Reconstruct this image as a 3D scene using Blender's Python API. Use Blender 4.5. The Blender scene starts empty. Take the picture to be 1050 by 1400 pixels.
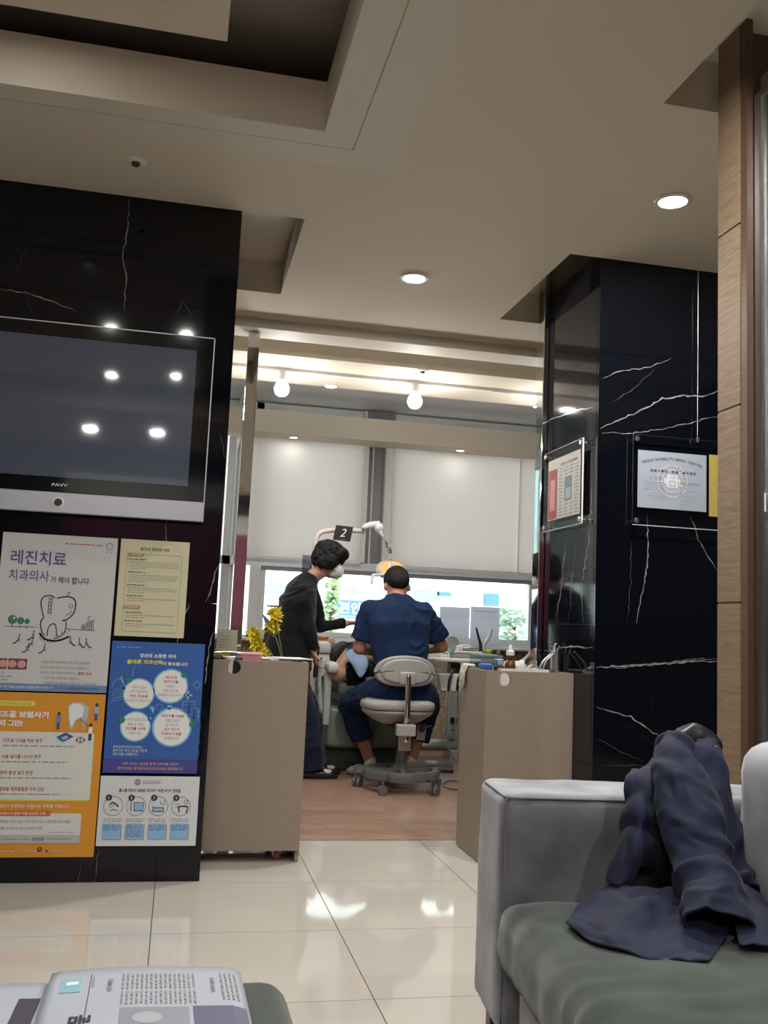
import bpy, bmesh, math, random
import numpy as np
from mathutils import Vector, Matrix, noise
random.seed(7)
PI = math.pi
SC = bpy.context.scene
COL = SC.collection

# ------------------------------------------------------------------ camera
CAM_YAW, CAM_PITCH, CAM_ROLL, FPX = 0.20606, 0.11948, 0.04386, 1307.25
_cy, _sy, _cp, _sp, _cr, _sr = (math.cos(CAM_YAW), math.sin(CAM_YAW), math.cos(CAM_PITCH), math.sin(CAM_PITCH), math.cos(CAM_ROLL), math.sin(CAM_ROLL))
CF = Vector((_sy*_cp, _cy*_cp, _sp)); _rt = Vector((_cy, -_sy, 0)); _up = _rt.cross(CF)
CR = _rt*_cr + _up*_sr; CU = -_rt*_sr + _up*_cr
CC = Vector((0, 0, 1.0))
camd = bpy.data.cameras.new('camera'); cam = bpy.data.objects.new('camera', camd); COL.objects.link(cam)
camd.sensor_fit = 'VERTICAL'; camd.sensor_height = 36; camd.sensor_width = 27; camd.lens = FPX/1400*36
camd.clip_start = 0.02; camd.clip_end = 200
cam.matrix_world = Matrix(((CR.x, CU.x, -CF.x, CC.x), (CR.y, CU.y, -CF.y, CC.y), (CR.z, CU.z, -CF.z, CC.z), (0, 0, 0, 1)))
SC.camera = cam

# ------------------------------------------------------------------ world, exposure, lights
w = bpy.data.worlds.new('world'); SC.world = w; w.use_nodes = True
bg = w.node_tree.nodes['Background']; bg.inputs[0].default_value = (0.93, 0.97, 1.0, 1); bg.inputs[1].default_value = 3.9
SC.view_settings.view_transform = 'Standard'; SC.view_settings.look = 'None'
SC.view_settings.exposure = 0.22; SC.view_settings.gamma = 1.0; SC.view_settings.use_curve_mapping = False
SC.cycles.use_denoising = True; SC.cycles.max_bounces = 10; SC.cycles.diffuse_bounces = 5; SC.cycles.glossy_bounces = 5
SC.cycles.transparent_max_bounces = 16; SC.cycles.sample_clamp_indirect = 6.0
SC.cycles.caustics_reflective = False; SC.cycles.caustics_refractive = False
DOWN_W, BULB_W, WARM, COOL = 25.0, 10.5, (1.0, 0.965, 0.915), (1.0, 0.98, 0.95)

def area_light(name, loc, size, watts, col, parent=None):
    ld = bpy.data.lights.new(name, 'AREA'); ld.shape = 'DISK'; ld.size = size; ld.energy = watts; ld.color = col
    o = bpy.data.objects.new(name, ld); COL.objects.link(o); o.location = loc
    if parent: o.parent = parent
    return o
# daylight entering through the low window strip of the treatment bay
pl = bpy.data.lights.new('window_portal', 'AREA'); pl.shape = 'RECTANGLE'; pl.size = 2.4; pl.size_y = 0.5
pl.cycles.is_portal = True
po = bpy.data.objects.new('window_portal', pl); COL.objects.link(po); po.location = (1.9, 8.32, 1.2); po.rotation_euler = (-PI/2, 0, 0)

# ------------------------------------------------------------------ pixel -> point on a plane of the measured room
def _ray(u, v): return CR*((u-525)/FPX) - CU*((v-700)/FPX) + CF
def aY(u, v, y): d = _ray(u, v); return CC + d*(y/d.y)
def aZ(u, v, z=0): d = _ray(u, v); return CC + d*((z-1.0)/d.z)
def aX(u, v, x): d = _ray(u, v); return CC + d*(x/d.x)

# ------------------------------------------------------------------ materials
_MC = {}
def mat(name, col, rough=.5, metal=0, spec=.5, bump=0, bscale=200, vary=0, vscale=8, col2=None, emit=0, coat=0, trans=0, alpha=1, sheen=0, stretch=(1, 1, 1), detail=4):
    if name in _MC: return _MC[name]
    m = bpy.data.materials.new(name); m.use_nodes = True; nt = m.node_tree; N = nt.nodes; L = nt.links
    b = N['Principled BSDF']; c = (*col, 1)
    b.inputs['Base Color'].default_value = c; b.inputs['Roughness'].default_value = rough; b.inputs['Metallic'].default_value = metal
    b.inputs['Specular IOR Level'].default_value = spec; b.inputs['Coat Weight'].default_value = coat; b.inputs['Coat Roughness'].default_value = .05
    b.inputs['Transmission Weight'].default_value = trans; b.inputs['Alpha'].default_value = alpha
    b.inputs['Sheen Weight'].default_value = sheen
    if emit: b.inputs['Emission Color'].default_value = c; b.inputs['Emission Strength'].default_value = emit
    if vary or bump:
        tc = N.new('ShaderNodeTexCoord'); mp = N.new('ShaderNodeMapping'); mp.inputs['Scale'].default_value = stretch
        L.new(tc.outputs['Object'], mp.inputs[0])
    if vary:
        n = N.new('ShaderNodeTexNoise'); n.inputs['Scale'].default_value = vscale; n.inputs['Detail'].default_value = detail
        L.new(mp.outputs[0], n.inputs[0])
        r = N.new('ShaderNodeValToRGB'); r.color_ramp.elements[0].position = .3; r.color_ramp.elements[1].position = .7
        k = col2 if col2 else tuple(x*(1-vary) for x in col)
        r.color_ramp.elements[0].color = (*k, 1); r.color_ramp.elements[1].color = c
        L.new(n.outputs[0], r.inputs[0]); L.new(r.outputs[0], b.inputs['Base Color'])
    if bump:
        n2 = N.new('ShaderNodeTexNoise'); n2.inputs['Scale'].default_value = bscale; n2.inputs['Detail'].default_value = 3
        L.new(mp.outputs[0], n2.inputs[0]); bp = N.new('ShaderNodeBump'); bp.inputs['Strength'].default_value = bump; bp.inputs['Distance'].default_value = .003
        L.new(n2.outputs[0], bp.inputs['Height']); L.new(bp.outputs[0], b.inputs['Normal'])
    _MC[name] = m; return m

def marble_mat():
    m = bpy.data.materials.new('black_marble'); m.use_nodes = True; nt = m.node_tree; N = nt.nodes; L = nt.links
    b = N['Principled BSDF']; b.inputs['Roughness'].default_value = .06; b.inputs['Specular IOR Level'].default_value = .42
    g = N.new('ShaderNodeNewGeometry'); n = N.new('ShaderNodeTexNoise'); n.inputs['Scale'].default_value = 1.6; n.inputs['Detail'].default_value = 7; n.inputs['Distortion'].default_value = 1.2
    L.new(g.outputs['Position'], n.inputs[0])
    s = N.new('ShaderNodeMath'); s.operation = 'SUBTRACT'; s.inputs[1].default_value = .5; L.new(n.outputs[0], s.inputs[0])
    a = N.new('ShaderNodeMath'); a.operation = 'ABSOLUTE'; L.new(s.outputs[0], a.inputs[0])
    r = N.new('ShaderNodeMapRange'); r.inputs[1].default_value = 0; r.inputs[2].default_value = .0025; r.inputs[3].default_value = 1; r.inputs[4].default_value = 0; L.new(a.outputs[0], r.inputs[0])
    n2 = N.new('ShaderNodeTexNoise'); n2.inputs['Scale'].default_value = 2.3; L.new(g.outputs['Position'], n2.inputs[0])
    r2 = N.new('ShaderNodeMapRange'); r2.inputs[1].default_value = .56; r2.inputs[2].default_value = .66; L.new(n2.outputs[0], r2.inputs[0])
    mu = N.new('ShaderNodeMath'); mu.operation = 'MULTIPLY'; L.new(r.outputs[0], mu.inputs[0]); L.new(r2.outputs[0], mu.inputs[1])
    mx = N.new('ShaderNodeMix'); mx.data_type = 'RGBA'; mx.inputs[6].default_value = (.0025, .0032, .006, 1); mx.inputs[7].default_value = (.012, .012, .014, 1)
    L.new(mu.outputs[0], mx.inputs[0]); L.new(mx.outputs[2], b.inputs['Base Color']); return m
M_MARBLE = marble_mat()

def wood_mat(name, c1, c2, scale, stretch, rough=.35, spec=.4, bump=.1, rnd=.0):
    m = bpy.data.materials.new(name); m.use_nodes = True; nt = m.node_tree; N = nt.nodes; L = nt.links
    b = N['Principled BSDF']; b.inputs['Roughness'].default_value = rough; b.inputs['Specular IOR Level'].default_value = spec
    tc = N.new('ShaderNodeTexCoord'); mp = N.new('ShaderNodeMapping'); mp.inputs['Scale'].default_value = stretch; L.new(tc.outputs['Object'], mp.inputs[0])
    oi = N.new('ShaderNodeObjectInfo'); va = N.new('ShaderNodeVectorMath'); va.operation = 'ADD'; L.new(mp.outputs[0], va.inputs[0])
    sc = N.new('ShaderNodeVectorMath'); sc.operation = 'SCALE'; cmb = N.new('ShaderNodeCombineXYZ')
    L.new(oi.outputs['Random'], cmb.inputs[0]); L.new(oi.outputs['Random'], cmb.inputs[1]); L.new(cmb.outputs[0], sc.inputs[0]); sc.inputs['Scale'].default_value = 37
    L.new(sc.outputs[0], va.inputs[1])
    n = N.new('ShaderNodeTexNoise'); n.inputs['Scale'].default_value = scale; n.inputs['Detail'].default_value = 6; n.inputs['Distortion'].default_value = .6; L.new(va.outputs[0], n.inputs[0])
    r = N.new('ShaderNodeValToRGB'); r.color_ramp.elements[0].position = .3; r.color_ramp.elements[1].position = .72
    r.color_ramp.elements[0].color = (*c1, 1); r.color_ramp.elements[1].color = (*c2, 1); L.new(n.outputs[0], r.inputs[0])
    hs = N.new('ShaderNodeHueSaturation'); L.new(r.outputs[0], hs.inputs['Color'])
    mr = N.new('ShaderNodeMapRange'); mr.inputs[3].default_value = 1-rnd; mr.inputs[4].default_value = 1+rnd; L.new(oi.outputs['Random'], mr.inputs[0]); L.new(mr.outputs[0], hs.inputs['Value'])
    L.new(hs.outputs[0], b.inputs['Base Color'])
    bp = N.new('ShaderNodeBump'); bp.inputs['Strength'].default_value = bump; bp.inputs['Distance'].default_value = .001; L.new(n.outputs[0], bp.inputs['Height']); L.new(bp.outputs[0], b.inputs['Normal'])
    return m

def glass_mat(name, tint=(1, 1, 1), refl=.08, rough=.02):
    m = bpy.data.materials.new(name); m.use_nodes = True; nt = m.node_tree; N = nt.nodes; L = nt.links
    N.remove(N['Principled BSDF']); t = N.new('ShaderNodeBsdfTransparent'); t.inputs[0].default_value = (*tint, 1)
    g = N.new('ShaderNodeBsdfGlossy'); g.inputs['Roughness'].default_value = rough
    f = N.new('ShaderNodeFresnel'); f.inputs[0].default_value = 1.45; mx = N.new('ShaderNodeMixShader')
    ml = N.new('ShaderNodeMath'); ml.operation = 'MULTIPLY_ADD'; ml.inputs[1].default_value = 1.0; ml.inputs[2].default_value = refl-.04; ml.use_clamp = True
    L.new(f.outputs[0], ml.inputs[0]); gb = N.new('ShaderNodeNewGeometry'); iv = N.new('ShaderNodeMath'); iv.operation = 'SUBTRACT'; iv.inputs[0].default_value = 1; L.new(gb.outputs['Backfacing'], iv.inputs[1])
    m3 = N.new('ShaderNodeMath'); m3.operation = 'MULTIPLY'; L.new(ml.outputs[0], m3.inputs[0]); L.new(iv.outputs[0], m3.inputs[1])
    L.new(m3.outputs[0], mx.inputs[0]); L.new(t.outputs[0], mx.inputs[1]); L.new(g.outputs[0], mx.inputs[2])
    L.new(mx.outputs[0], N['Material Output'].inputs[0]); return m
M_GLASS = glass_mat('clear_glass', (.93, .97, .96)); M_ACR = glass_mat('acrylic_sheet', (.98, .985, .99), .05); M_DOORGLASS = glass_mat('green_door_glass', (.62, .72, .69), .30)
M_CLEARPL = glass_mat('clear_plastic', (.82, .9, .95), .1, .1)

def blind_mat():
    m = bpy.data.materials.new('roller_blind_fabric'); m.use_nodes = True; nt = m.node_tree; N = nt.nodes; L = nt.links
    N.remove(N['Principled BSDF']); d = N.new('ShaderNodeBsdfDiffuse'); d.inputs[0].default_value = (.50, .46, .43, 1)
    t = N.new('ShaderNodeBsdfTranslucent'); t.inputs[0].default_value = (.52, .45, .41, 1); mx = N.new('ShaderNodeMixShader'); mx.inputs[0].default_value = .36
    L.new(d.outputs[0], mx.inputs[1]); L.new(t.outputs[0], mx.inputs[2]); L.new(mx.outputs[0], N['Material Output'].inputs[0]); return m
M_BLIND = blind_mat()
def sheet_mat():
    m = M_BLIND.copy(); m.name = 'backlit_paper'; N = m.node_tree.nodes
    for n in N:
        if n.type == 'BSDF_DIFFUSE': n.inputs[0].default_value = (.66, .66, .69, 1)
        if n.type == 'BSDF_TRANSLUCENT': n.inputs[0].default_value = (.62, .63, .68, 1)
        if n.type == 'MIX_SHADER': n.inputs[0].default_value = .5
    return m
M_SHEET = sheet_mat()

def pattern_mat():
    m = bpy.data.materials.new('patterned_wall_tile'); m.use_nodes = True; nt = m.node_tree; N = nt.nodes; L = nt.links
    b = N['Principled BSDF']; b.inputs['Roughness'].default_value = .35
    g = N.new('ShaderNodeNewGeometry'); v = N.new('ShaderNodeTexVoronoi'); v.feature = 'DISTANCE_TO_EDGE'; v.inputs['Scale'].default_value = 22
    n = N.new('ShaderNodeTexNoise'); n.inputs['Scale'].default_value = 12; mxv = N.new('ShaderNodeMix'); mxv.data_type = 'VECTOR'; mxv.inputs[0].default_value = .06
    L.new(g.outputs['Position'], mxv.inputs[4]); L.new(g.outputs['Position'], n.inputs[0]); L.new(n.outputs['Color'], mxv.inputs[5]); L.new(mxv.outputs[1], v.inputs[0])
    r = N.new('ShaderNodeValToRGB'); r.color_ramp.elements[0].color = (.20, .15, .09, 1); r.color_ramp.elements[1].color = (.42, .35, .25, 1); r.color_ramp.elements[1].position = .12
    L.new(v.outputs['Distance'], r.inputs[0]); L.new(r.outputs[0], b.inputs['Base Color']); return m
M_PATT = pattern_mat()

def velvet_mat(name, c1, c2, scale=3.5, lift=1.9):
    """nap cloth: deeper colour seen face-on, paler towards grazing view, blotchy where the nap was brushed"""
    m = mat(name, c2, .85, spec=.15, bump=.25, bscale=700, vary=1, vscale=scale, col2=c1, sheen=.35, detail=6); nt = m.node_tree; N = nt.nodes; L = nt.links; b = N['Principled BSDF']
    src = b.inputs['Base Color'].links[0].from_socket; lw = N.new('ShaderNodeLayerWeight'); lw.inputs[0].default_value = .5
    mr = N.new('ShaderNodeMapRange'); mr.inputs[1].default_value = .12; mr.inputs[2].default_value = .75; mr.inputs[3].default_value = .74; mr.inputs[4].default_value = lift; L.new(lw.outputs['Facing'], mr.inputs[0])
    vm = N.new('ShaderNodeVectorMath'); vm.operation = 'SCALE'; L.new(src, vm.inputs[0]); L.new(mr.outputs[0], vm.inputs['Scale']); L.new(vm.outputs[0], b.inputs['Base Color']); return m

M_CEIL = mat('ceiling_paint', (.70, .62, .50), .8, spec=.2, bump=.05, bscale=300)
M_CEIL2 = mat('cornice_paint', (.68, .625, .53), .6, spec=.3)
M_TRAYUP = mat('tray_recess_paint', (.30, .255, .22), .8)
M_WALL = mat('wall_paint', (.45, .41, .34), .7)
M_DARKW = mat('dark_wall_paint', (.035, .036, .042), .6)
M_MAROON = mat('maroon_wall_panel', (.16, .035, .07), .5)
M_TILE = mat('porcelain_tile', (.53, .497, .442), .05, spec=.5, vary=.06, vscale=2.2)
M_GROUT = mat('dark_grout', (.10, .085, .07), .8)
M_LAMI = wood_mat('laminate', (.24, .14, .10), (.43, .285, .21), 5, (1.2, 26, 1), .28, .45, .05, .10)
M_WOOD = wood_mat('oak_column', (.19, .125, .075), (.30, .215, .135), 5, (2, 2, 22), .5, .3, .1, .03)
M_DWOOD = mat('dark_brown_wood', (.09, .05, .03), .4)
M_CAB = mat('linen_laminate', (.285, .228, .178), .5, spec=.35, vary=.14, vscale=90, stretch=(.25, .25, 3), bump=.15, bscale=500)
M_CHROME = mat('polished_chrome', (.80, .80, .80), .04, metal=1); M_STEEL = mat('brushed_steel', (.6, .6, .6), .28, metal=1)
M_ALU = mat('window_frame_aluminium', (.62, .62, .62), .4, spec=.5); M_DARKGLASS = mat('dark_recess', (.20, .195, .195), .3)
M_WHITE = mat('white_plastic', (.72, .72, .70), .35); M_CREAM = mat('cream_plastic', (.82, .82, .74), .3, coat=.3)
M_UNIT = mat('sage_unit_plastic', (.20, .245, .215), .35); M_UNITD = mat('dark_unit_plinth', (.055, .07, .065), .45); M_UNITL = mat('light_sage_arm', (.42, .48, .44), .3)
M_STOOL = mat('stool_vinyl', (.33, .315, .30), .45, bump=.1, bscale=600); M_STOOLSH = mat('stool_shell', (.37, .36, .345), .4); M_SBASE = mat('grey_base_plastic', (.11, .11, .11), .45)
M_BLACK = mat('black_plastic', (.012, .012, .013), .35); M_RUB = mat('black_rubber', (.02, .02, .02), .6)
M_NAVY = mat('navy_scrub_cotton', (.012, .027, .075), .85, spec=.12, bump=.3, bscale=60, vary=.25, vscale=9, sheen=.02)
M_NAVY2 = mat('navy_trouser_cotton', (.010, .014, .034), .85, spec=.15, bump=.2, bscale=60, sheen=.1)
M_KNIT = mat('black_knit', (.0085, .0085, .011), .9, spec=.15, bump=.3, bscale=400, sheen=.12)
M_SKIN = mat('skin', (.44, .215, .135), .5, spec=.35, vary=.12, vscale=14); M_SKIN2 = mat('skin_fair', (.52, .29, .20), .5, spec=.35, vary=.1, vscale=14)
M_HAIR = mat('black_hair', (.005, .0045, .0045), .6, spec=.22, bump=.5, bscale=120, stretch=(1, 1, .25))
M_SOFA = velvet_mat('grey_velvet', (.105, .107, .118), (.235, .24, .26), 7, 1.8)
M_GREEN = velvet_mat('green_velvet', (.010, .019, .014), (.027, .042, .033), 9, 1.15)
M_JACK = mat('navy_jacket_cloth', (.012, .015, .038), .75, spec=.2, bump=.25, bscale=25, vary=.2, vscale=6, sheen=.05)
M_JIN = mat('jacket_lining', (.006, .006, .009), .8)
M_PAPERN = mat('newsprint', (.36, .385, .44), .8, vary=.05, vscale=5); M_PAPER = mat('white_paper', (.62, .62, .61), .6); M_INK = mat('black_ink', (.03, .03, .035), .6); M_GREYINK = mat('grey_ink', (.25, .25, .26), .7)
M_LED = mat('lamp_glow', (1, .97, .9), .5, emit=9); M_BULB = mat('bulb_glow', (1, .98, .95), .5, emit=14)

# ------------------------------------------------------------------ object helpers
def link(o, parent=None):
    COL.objects.link(o)
    if parent: o.parent = parent
    return o
def tag(o, label=None, cat=None, group=None, kind=None):
    if label: o['label'] = label
    if cat: o['category'] = cat
    if group: o['group'] = group
    if kind: o['kind'] = kind
    return o
def obj(name, bm, m, parent=None, smooth=False, loc=None, mats=None):
    me = bpy.data.meshes.new(name); bm.normal_update(); bm.to_mesh(me); bm.free()
    for x in (mats or [m]): me.materials.append(x)
    if smooth: me.polygons.foreach_set('use_smooth', [True]*len(me.polygons))
    o = bpy.data.objects.new(name, me)
    if loc is not None: o.location = loc
    return link(o, parent)
def thing(name, label, cat, loc=(0, 0, 0), rot=(0, 0, 0), group=None):
    o = bpy.data.objects.new(name, None); o.empty_display_size = .05; o.location = loc; o.rotation_euler = rot
    link(o); return tag(o, label, cat, group)
def copytree(o, loc, label=None, rot=None):
    r = o.copy(); link(r); r.location = loc
    if rot is not None: r.rotation_euler = rot
    if label: r['label'] = label
    for ch in list(o.children):
        c = ch.copy(); link(c, r)
        for g in list(ch.children): d = g.copy(); link(d, c)
    return r
def B(): return bmesh.new()
def box(bm, c, s, bev=0, seg=2, M=None):
    n0 = len(bm.verts); r = bmesh.ops.create_cube(bm, size=1); vs = r['verts']
    for v in vs: v.co = Vector((c[0]+v.co.x*s[0], c[1]+v.co.y*s[1], c[2]+v.co.z*s[2]))
    if bev:
        es = list({e for v in vs for e in v.link_edges})
        r2 = bmesh.ops.bevel(bm, geom=es, offset=bev, segments=seg, affect='EDGES', profile=.5); vs = list({v for f in r2['faces'] for v in f.verts} | {v for v in vs if v.is_valid})
    if M is not None:
        for v in vs: v.co = M @ v.co
    return vs
def bx(bm, x0, x1, y0, y1, z0, z1, bev=0, seg=2): return box(bm, ((x0+x1)/2, (y0+y1)/2, (z0+z1)/2), (x1-x0, y1-y0, z1-z0), bev, seg)
def boxobj(name, x0, x1, y0, y1, z0, z1, m, parent=None, bev=0, smooth=False):
    bm = B(); bx(bm, x0, x1, y0, y1, z0, z1, bev); return obj(name, bm, m, parent, smooth)
def frame(d):
    d = d.normalized(); u = Vector((0, 0, 1)) if abs(d.z) < .95 else Vector((1, 0, 0)); a = d.cross(u).normalized(); return a, a.cross(d).normalized()
def spline(pts, n=6):
    P = [Vector(p) for p in pts]
    if len(P) < 3: return P
    out = []
    for i in range(len(P)-1):
        p0 = P[max(i-1, 0)]; p1 = P[i]; p2 = P[i+1]; p3 = P[min(i+2, len(P)-1)]
        for k in range(n):
            t = k/n; out.append(.5*((2*p1)+(p2-p0)*t+(2*p0-5*p1+4*p2-p3)*t*t+(3*p1-p0-3*p2+p3)*t**3))
    return out+[P[-1]]
def tube(bm, pts, r, seg=10, smoothn=0, cap=True):
    P = spline(pts, smoothn) if smoothn else [Vector(p) for p in pts]
    R = r if isinstance(r, (list, tuple)) else None
    rings = []; a = None
    for i, p in enumerate(P):
        d = (P[min(i+1, len(P)-1)]-P[max(i-1, 0)])
        if d.length < 1e-9: d = Vector((0, 0, 1))
        d.normalize()
        if a is None: a, b = frame(d)
        else:
            a = a - d*a.dot(d)
            if a.length < 1e-4: a, b = frame(d)
            a.normalize(); b = d.cross(a)
        if R: t = i/(len(P)-1)*(len(R)-1); k = min(int(t), len(R)-2); rr = R[k]+(R[k+1]-R[k])*(t-k)
        else: rr = r
        rings.append([bm.verts.new(p+(a*math.cos(2*PI*j/seg)+b*math.sin(2*PI*j/seg))*rr) for j in range(seg)])
    for i in range(len(rings)-1):
        for j in range(seg): bm.faces.new((rings[i][j], rings[i][(j+1) % seg], rings[i+1][(j+1) % seg], rings[i+1][j]))
    if cap: bm.faces.new(rings[0][::-1]); bm.faces.new(rings[-1])
def lathe(bm, prof, c=(0, 0, 0), seg=24, M=None):
    """prof: list of (r, z)"""
    rings = []
    for r, z in prof:
        if r < 1e-6: rings.append([bm.verts.new(Vector((c[0], c[1], c[2]+z)))])
        else: rings.append([bm.verts.new(Vector((c[0]+r*math.cos(2*PI*j/seg), c[1]+r*math.sin(2*PI*j/seg), c[2]+z))) for j in range(seg)])
    for A, Bq in zip(rings, rings[1:]):
        for j in range(seg):
            k = (j+1) % seg
            if len(A) == 1 and len(Bq) == 1: continue
            if len(A) == 1: bm.faces.new((A[0], Bq[j], Bq[k]))
            elif len(Bq) == 1: bm.faces.new((A[j], A[k], Bq[0]))
            else: bm.faces.new((A[j], A[k], Bq[k], Bq[j]))
    if len(rings[0]) > 1: bm.faces.new(rings[0][::-1])
    if len(rings[-1]) > 1: bm.faces.new(rings[-1])
    if M is not None:
        for R in rings:
            for v in R: v.co = M @ v.co
def latheobj(name, prof, m, parent=None, c=(0, 0, 0), seg=24, loc=None, M=None, smooth=True):
    bm = B(); lathe(bm, prof, c, seg, M); bmesh.ops.recalc_face_normals(bm, faces=bm.faces); o = obj(name, bm, m, parent, smooth, loc)
    if smooth: sharp(o)
    return o
def sharp(o, ang=40):
    me = o.data; bm = bmesh.new(); bm.from_mesh(me)
    for e in bm.edges:
        if len(e.link_faces) == 2 and e.calc_face_angle(0) > math.radians(ang): e.smooth = False
    bm.to_mesh(me); bm.free()
def prism(bm, pts, ext):
    """closed polygon pts (Vectors) extruded by vector ext"""
    ext = Vector(ext); a = [bm.verts.new(Vector(p)) for p in pts]; b = [bm.verts.new(Vector(p)+ext) for p in pts]; n = len(a)
    bm.faces.new(a[::-1]); bm.faces.new(b)
    for i in range(n): bm.faces.new((a[i], a[(i+1) % n], b[(i+1) % n], b[i]))

# closed solids joined into one continuous skin by voxel remeshing
class Blob:
    def __init__(s): s.bm = bmesh.new()
    def ball(s, c, r, R=None):
        r = (r, r, r) if not isinstance(r, (tuple, list)) else r
        q = bmesh.ops.create_icosphere(s.bm, subdivisions=3, radius=1)
        for v in q['verts']:
            p = Vector((v.co.x*r[0], v.co.y*r[1], v.co.z*r[2]))
            if R is not None: p = R @ p
            v.co = p + Vector(c)
    def chain(s, pts, rs, caps=(True, True), seg=20):
        P = [Vector(p) for p in pts]
        for i in range(len(P)-1):
            d = P[i+1]-P[i]; a, b = frame(d); A = []; C2 = []
            for j in range(seg):
                q = a*math.cos(2*PI*j/seg)+b*math.sin(2*PI*j/seg)
                A.append(s.bm.verts.new(P[i]+q*rs[i])); C2.append(s.bm.verts.new(P[i+1]+q*rs[i+1]))
            s.bm.faces.new(A[::-1]); s.bm.faces.new(C2)
            for j in range(seg): s.bm.faces.new((A[j], A[(j+1) % seg], C2[(j+1) % seg], C2[j]))
        for i, p in enumerate(P):
            if (i == 0 and not caps[0]) or (i == len(P)-1 and not caps[1]): continue
            s.ball(p, rs[i]*.995)
    def loft(s, secs, side, seg=28, power=2.4):
        """secs: (centre, half width along side, half depth); side: Vector"""
        P = [Vector(q[0]) for q in secs]; rings = []
        for i, (c, a, b) in enumerate(secs):
            d = (P[min(i+1, len(P)-1)]-P[max(i-1, 0)]).normalized(); sd = (side-d*side.dot(d)).normalized(); fb = d.cross(sd)
            ring = []
            for j in range(seg):
                t = 2*PI*j/seg; x = math.copysign(abs(math.cos(t))**(2/power), math.cos(t)); y = math.copysign(abs(math.sin(t))**(2/power), math.sin(t))
                ring.append(s.bm.verts.new(P[i]+sd*a*x+fb*b*y))
            rings.append(ring)
        for A, C2 in zip(rings, rings[1:]):
            for j in range(seg): s.bm.faces.new((A[j], A[(j+1) % seg], C2[(j+1) % seg], C2[j]))
        s.bm.faces.new(rings[0][::-1]); s.bm.faces.new(rings[-1])
    def done(s, name, m, parent=None, voxel=.01, smooth=5, wrinkle=0, wscale=9, seed=0, post=None):
        bmesh.ops.recalc_face_normals(s.bm, faces=s.bm.faces)
        me = bpy.data.meshes.new('tmp'); s.bm.to_mesh(me); s.bm.free(); o = bpy.data.objects.new('tmp', me); COL.objects.link(o)
        r = o.modifiers.new('r', 'REMESH'); r.mode = 'VOXEL'; r.voxel_size = voxel
        k = o.modifiers.new('s', 'SMOOTH'); k.iterations = smooth; k.factor = .5
        bpy.context.view_layer.update()
        ev = o.evaluated_get(bpy.context.evaluated_depsgraph_get()); nm = bpy.data.meshes.new_from_object(ev)
        bpy.data.objects.remove(o); nm.materials.clear(); nm.materials.append(m); nm.name = name
        nm.polygons.foreach_set('use_smooth', [True]*len(nm.polygons))
        if wrinkle:
            N = [v.normal.copy() for v in nm.vertices]
            for v, nn in zip(nm.vertices, N):
                p = v.co*wscale+Vector((seed, seed*2, 0)); q = noise.noise(p+Vector((0, 0, 3*noise.noise(p*.5)))); q = 1-2*abs(q)*1.6
                v.co += nn*(q-.3)*wrinkle
        if post: post(nm)
        return link(bpy.data.objects.new(name, nm), parent)

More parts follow.
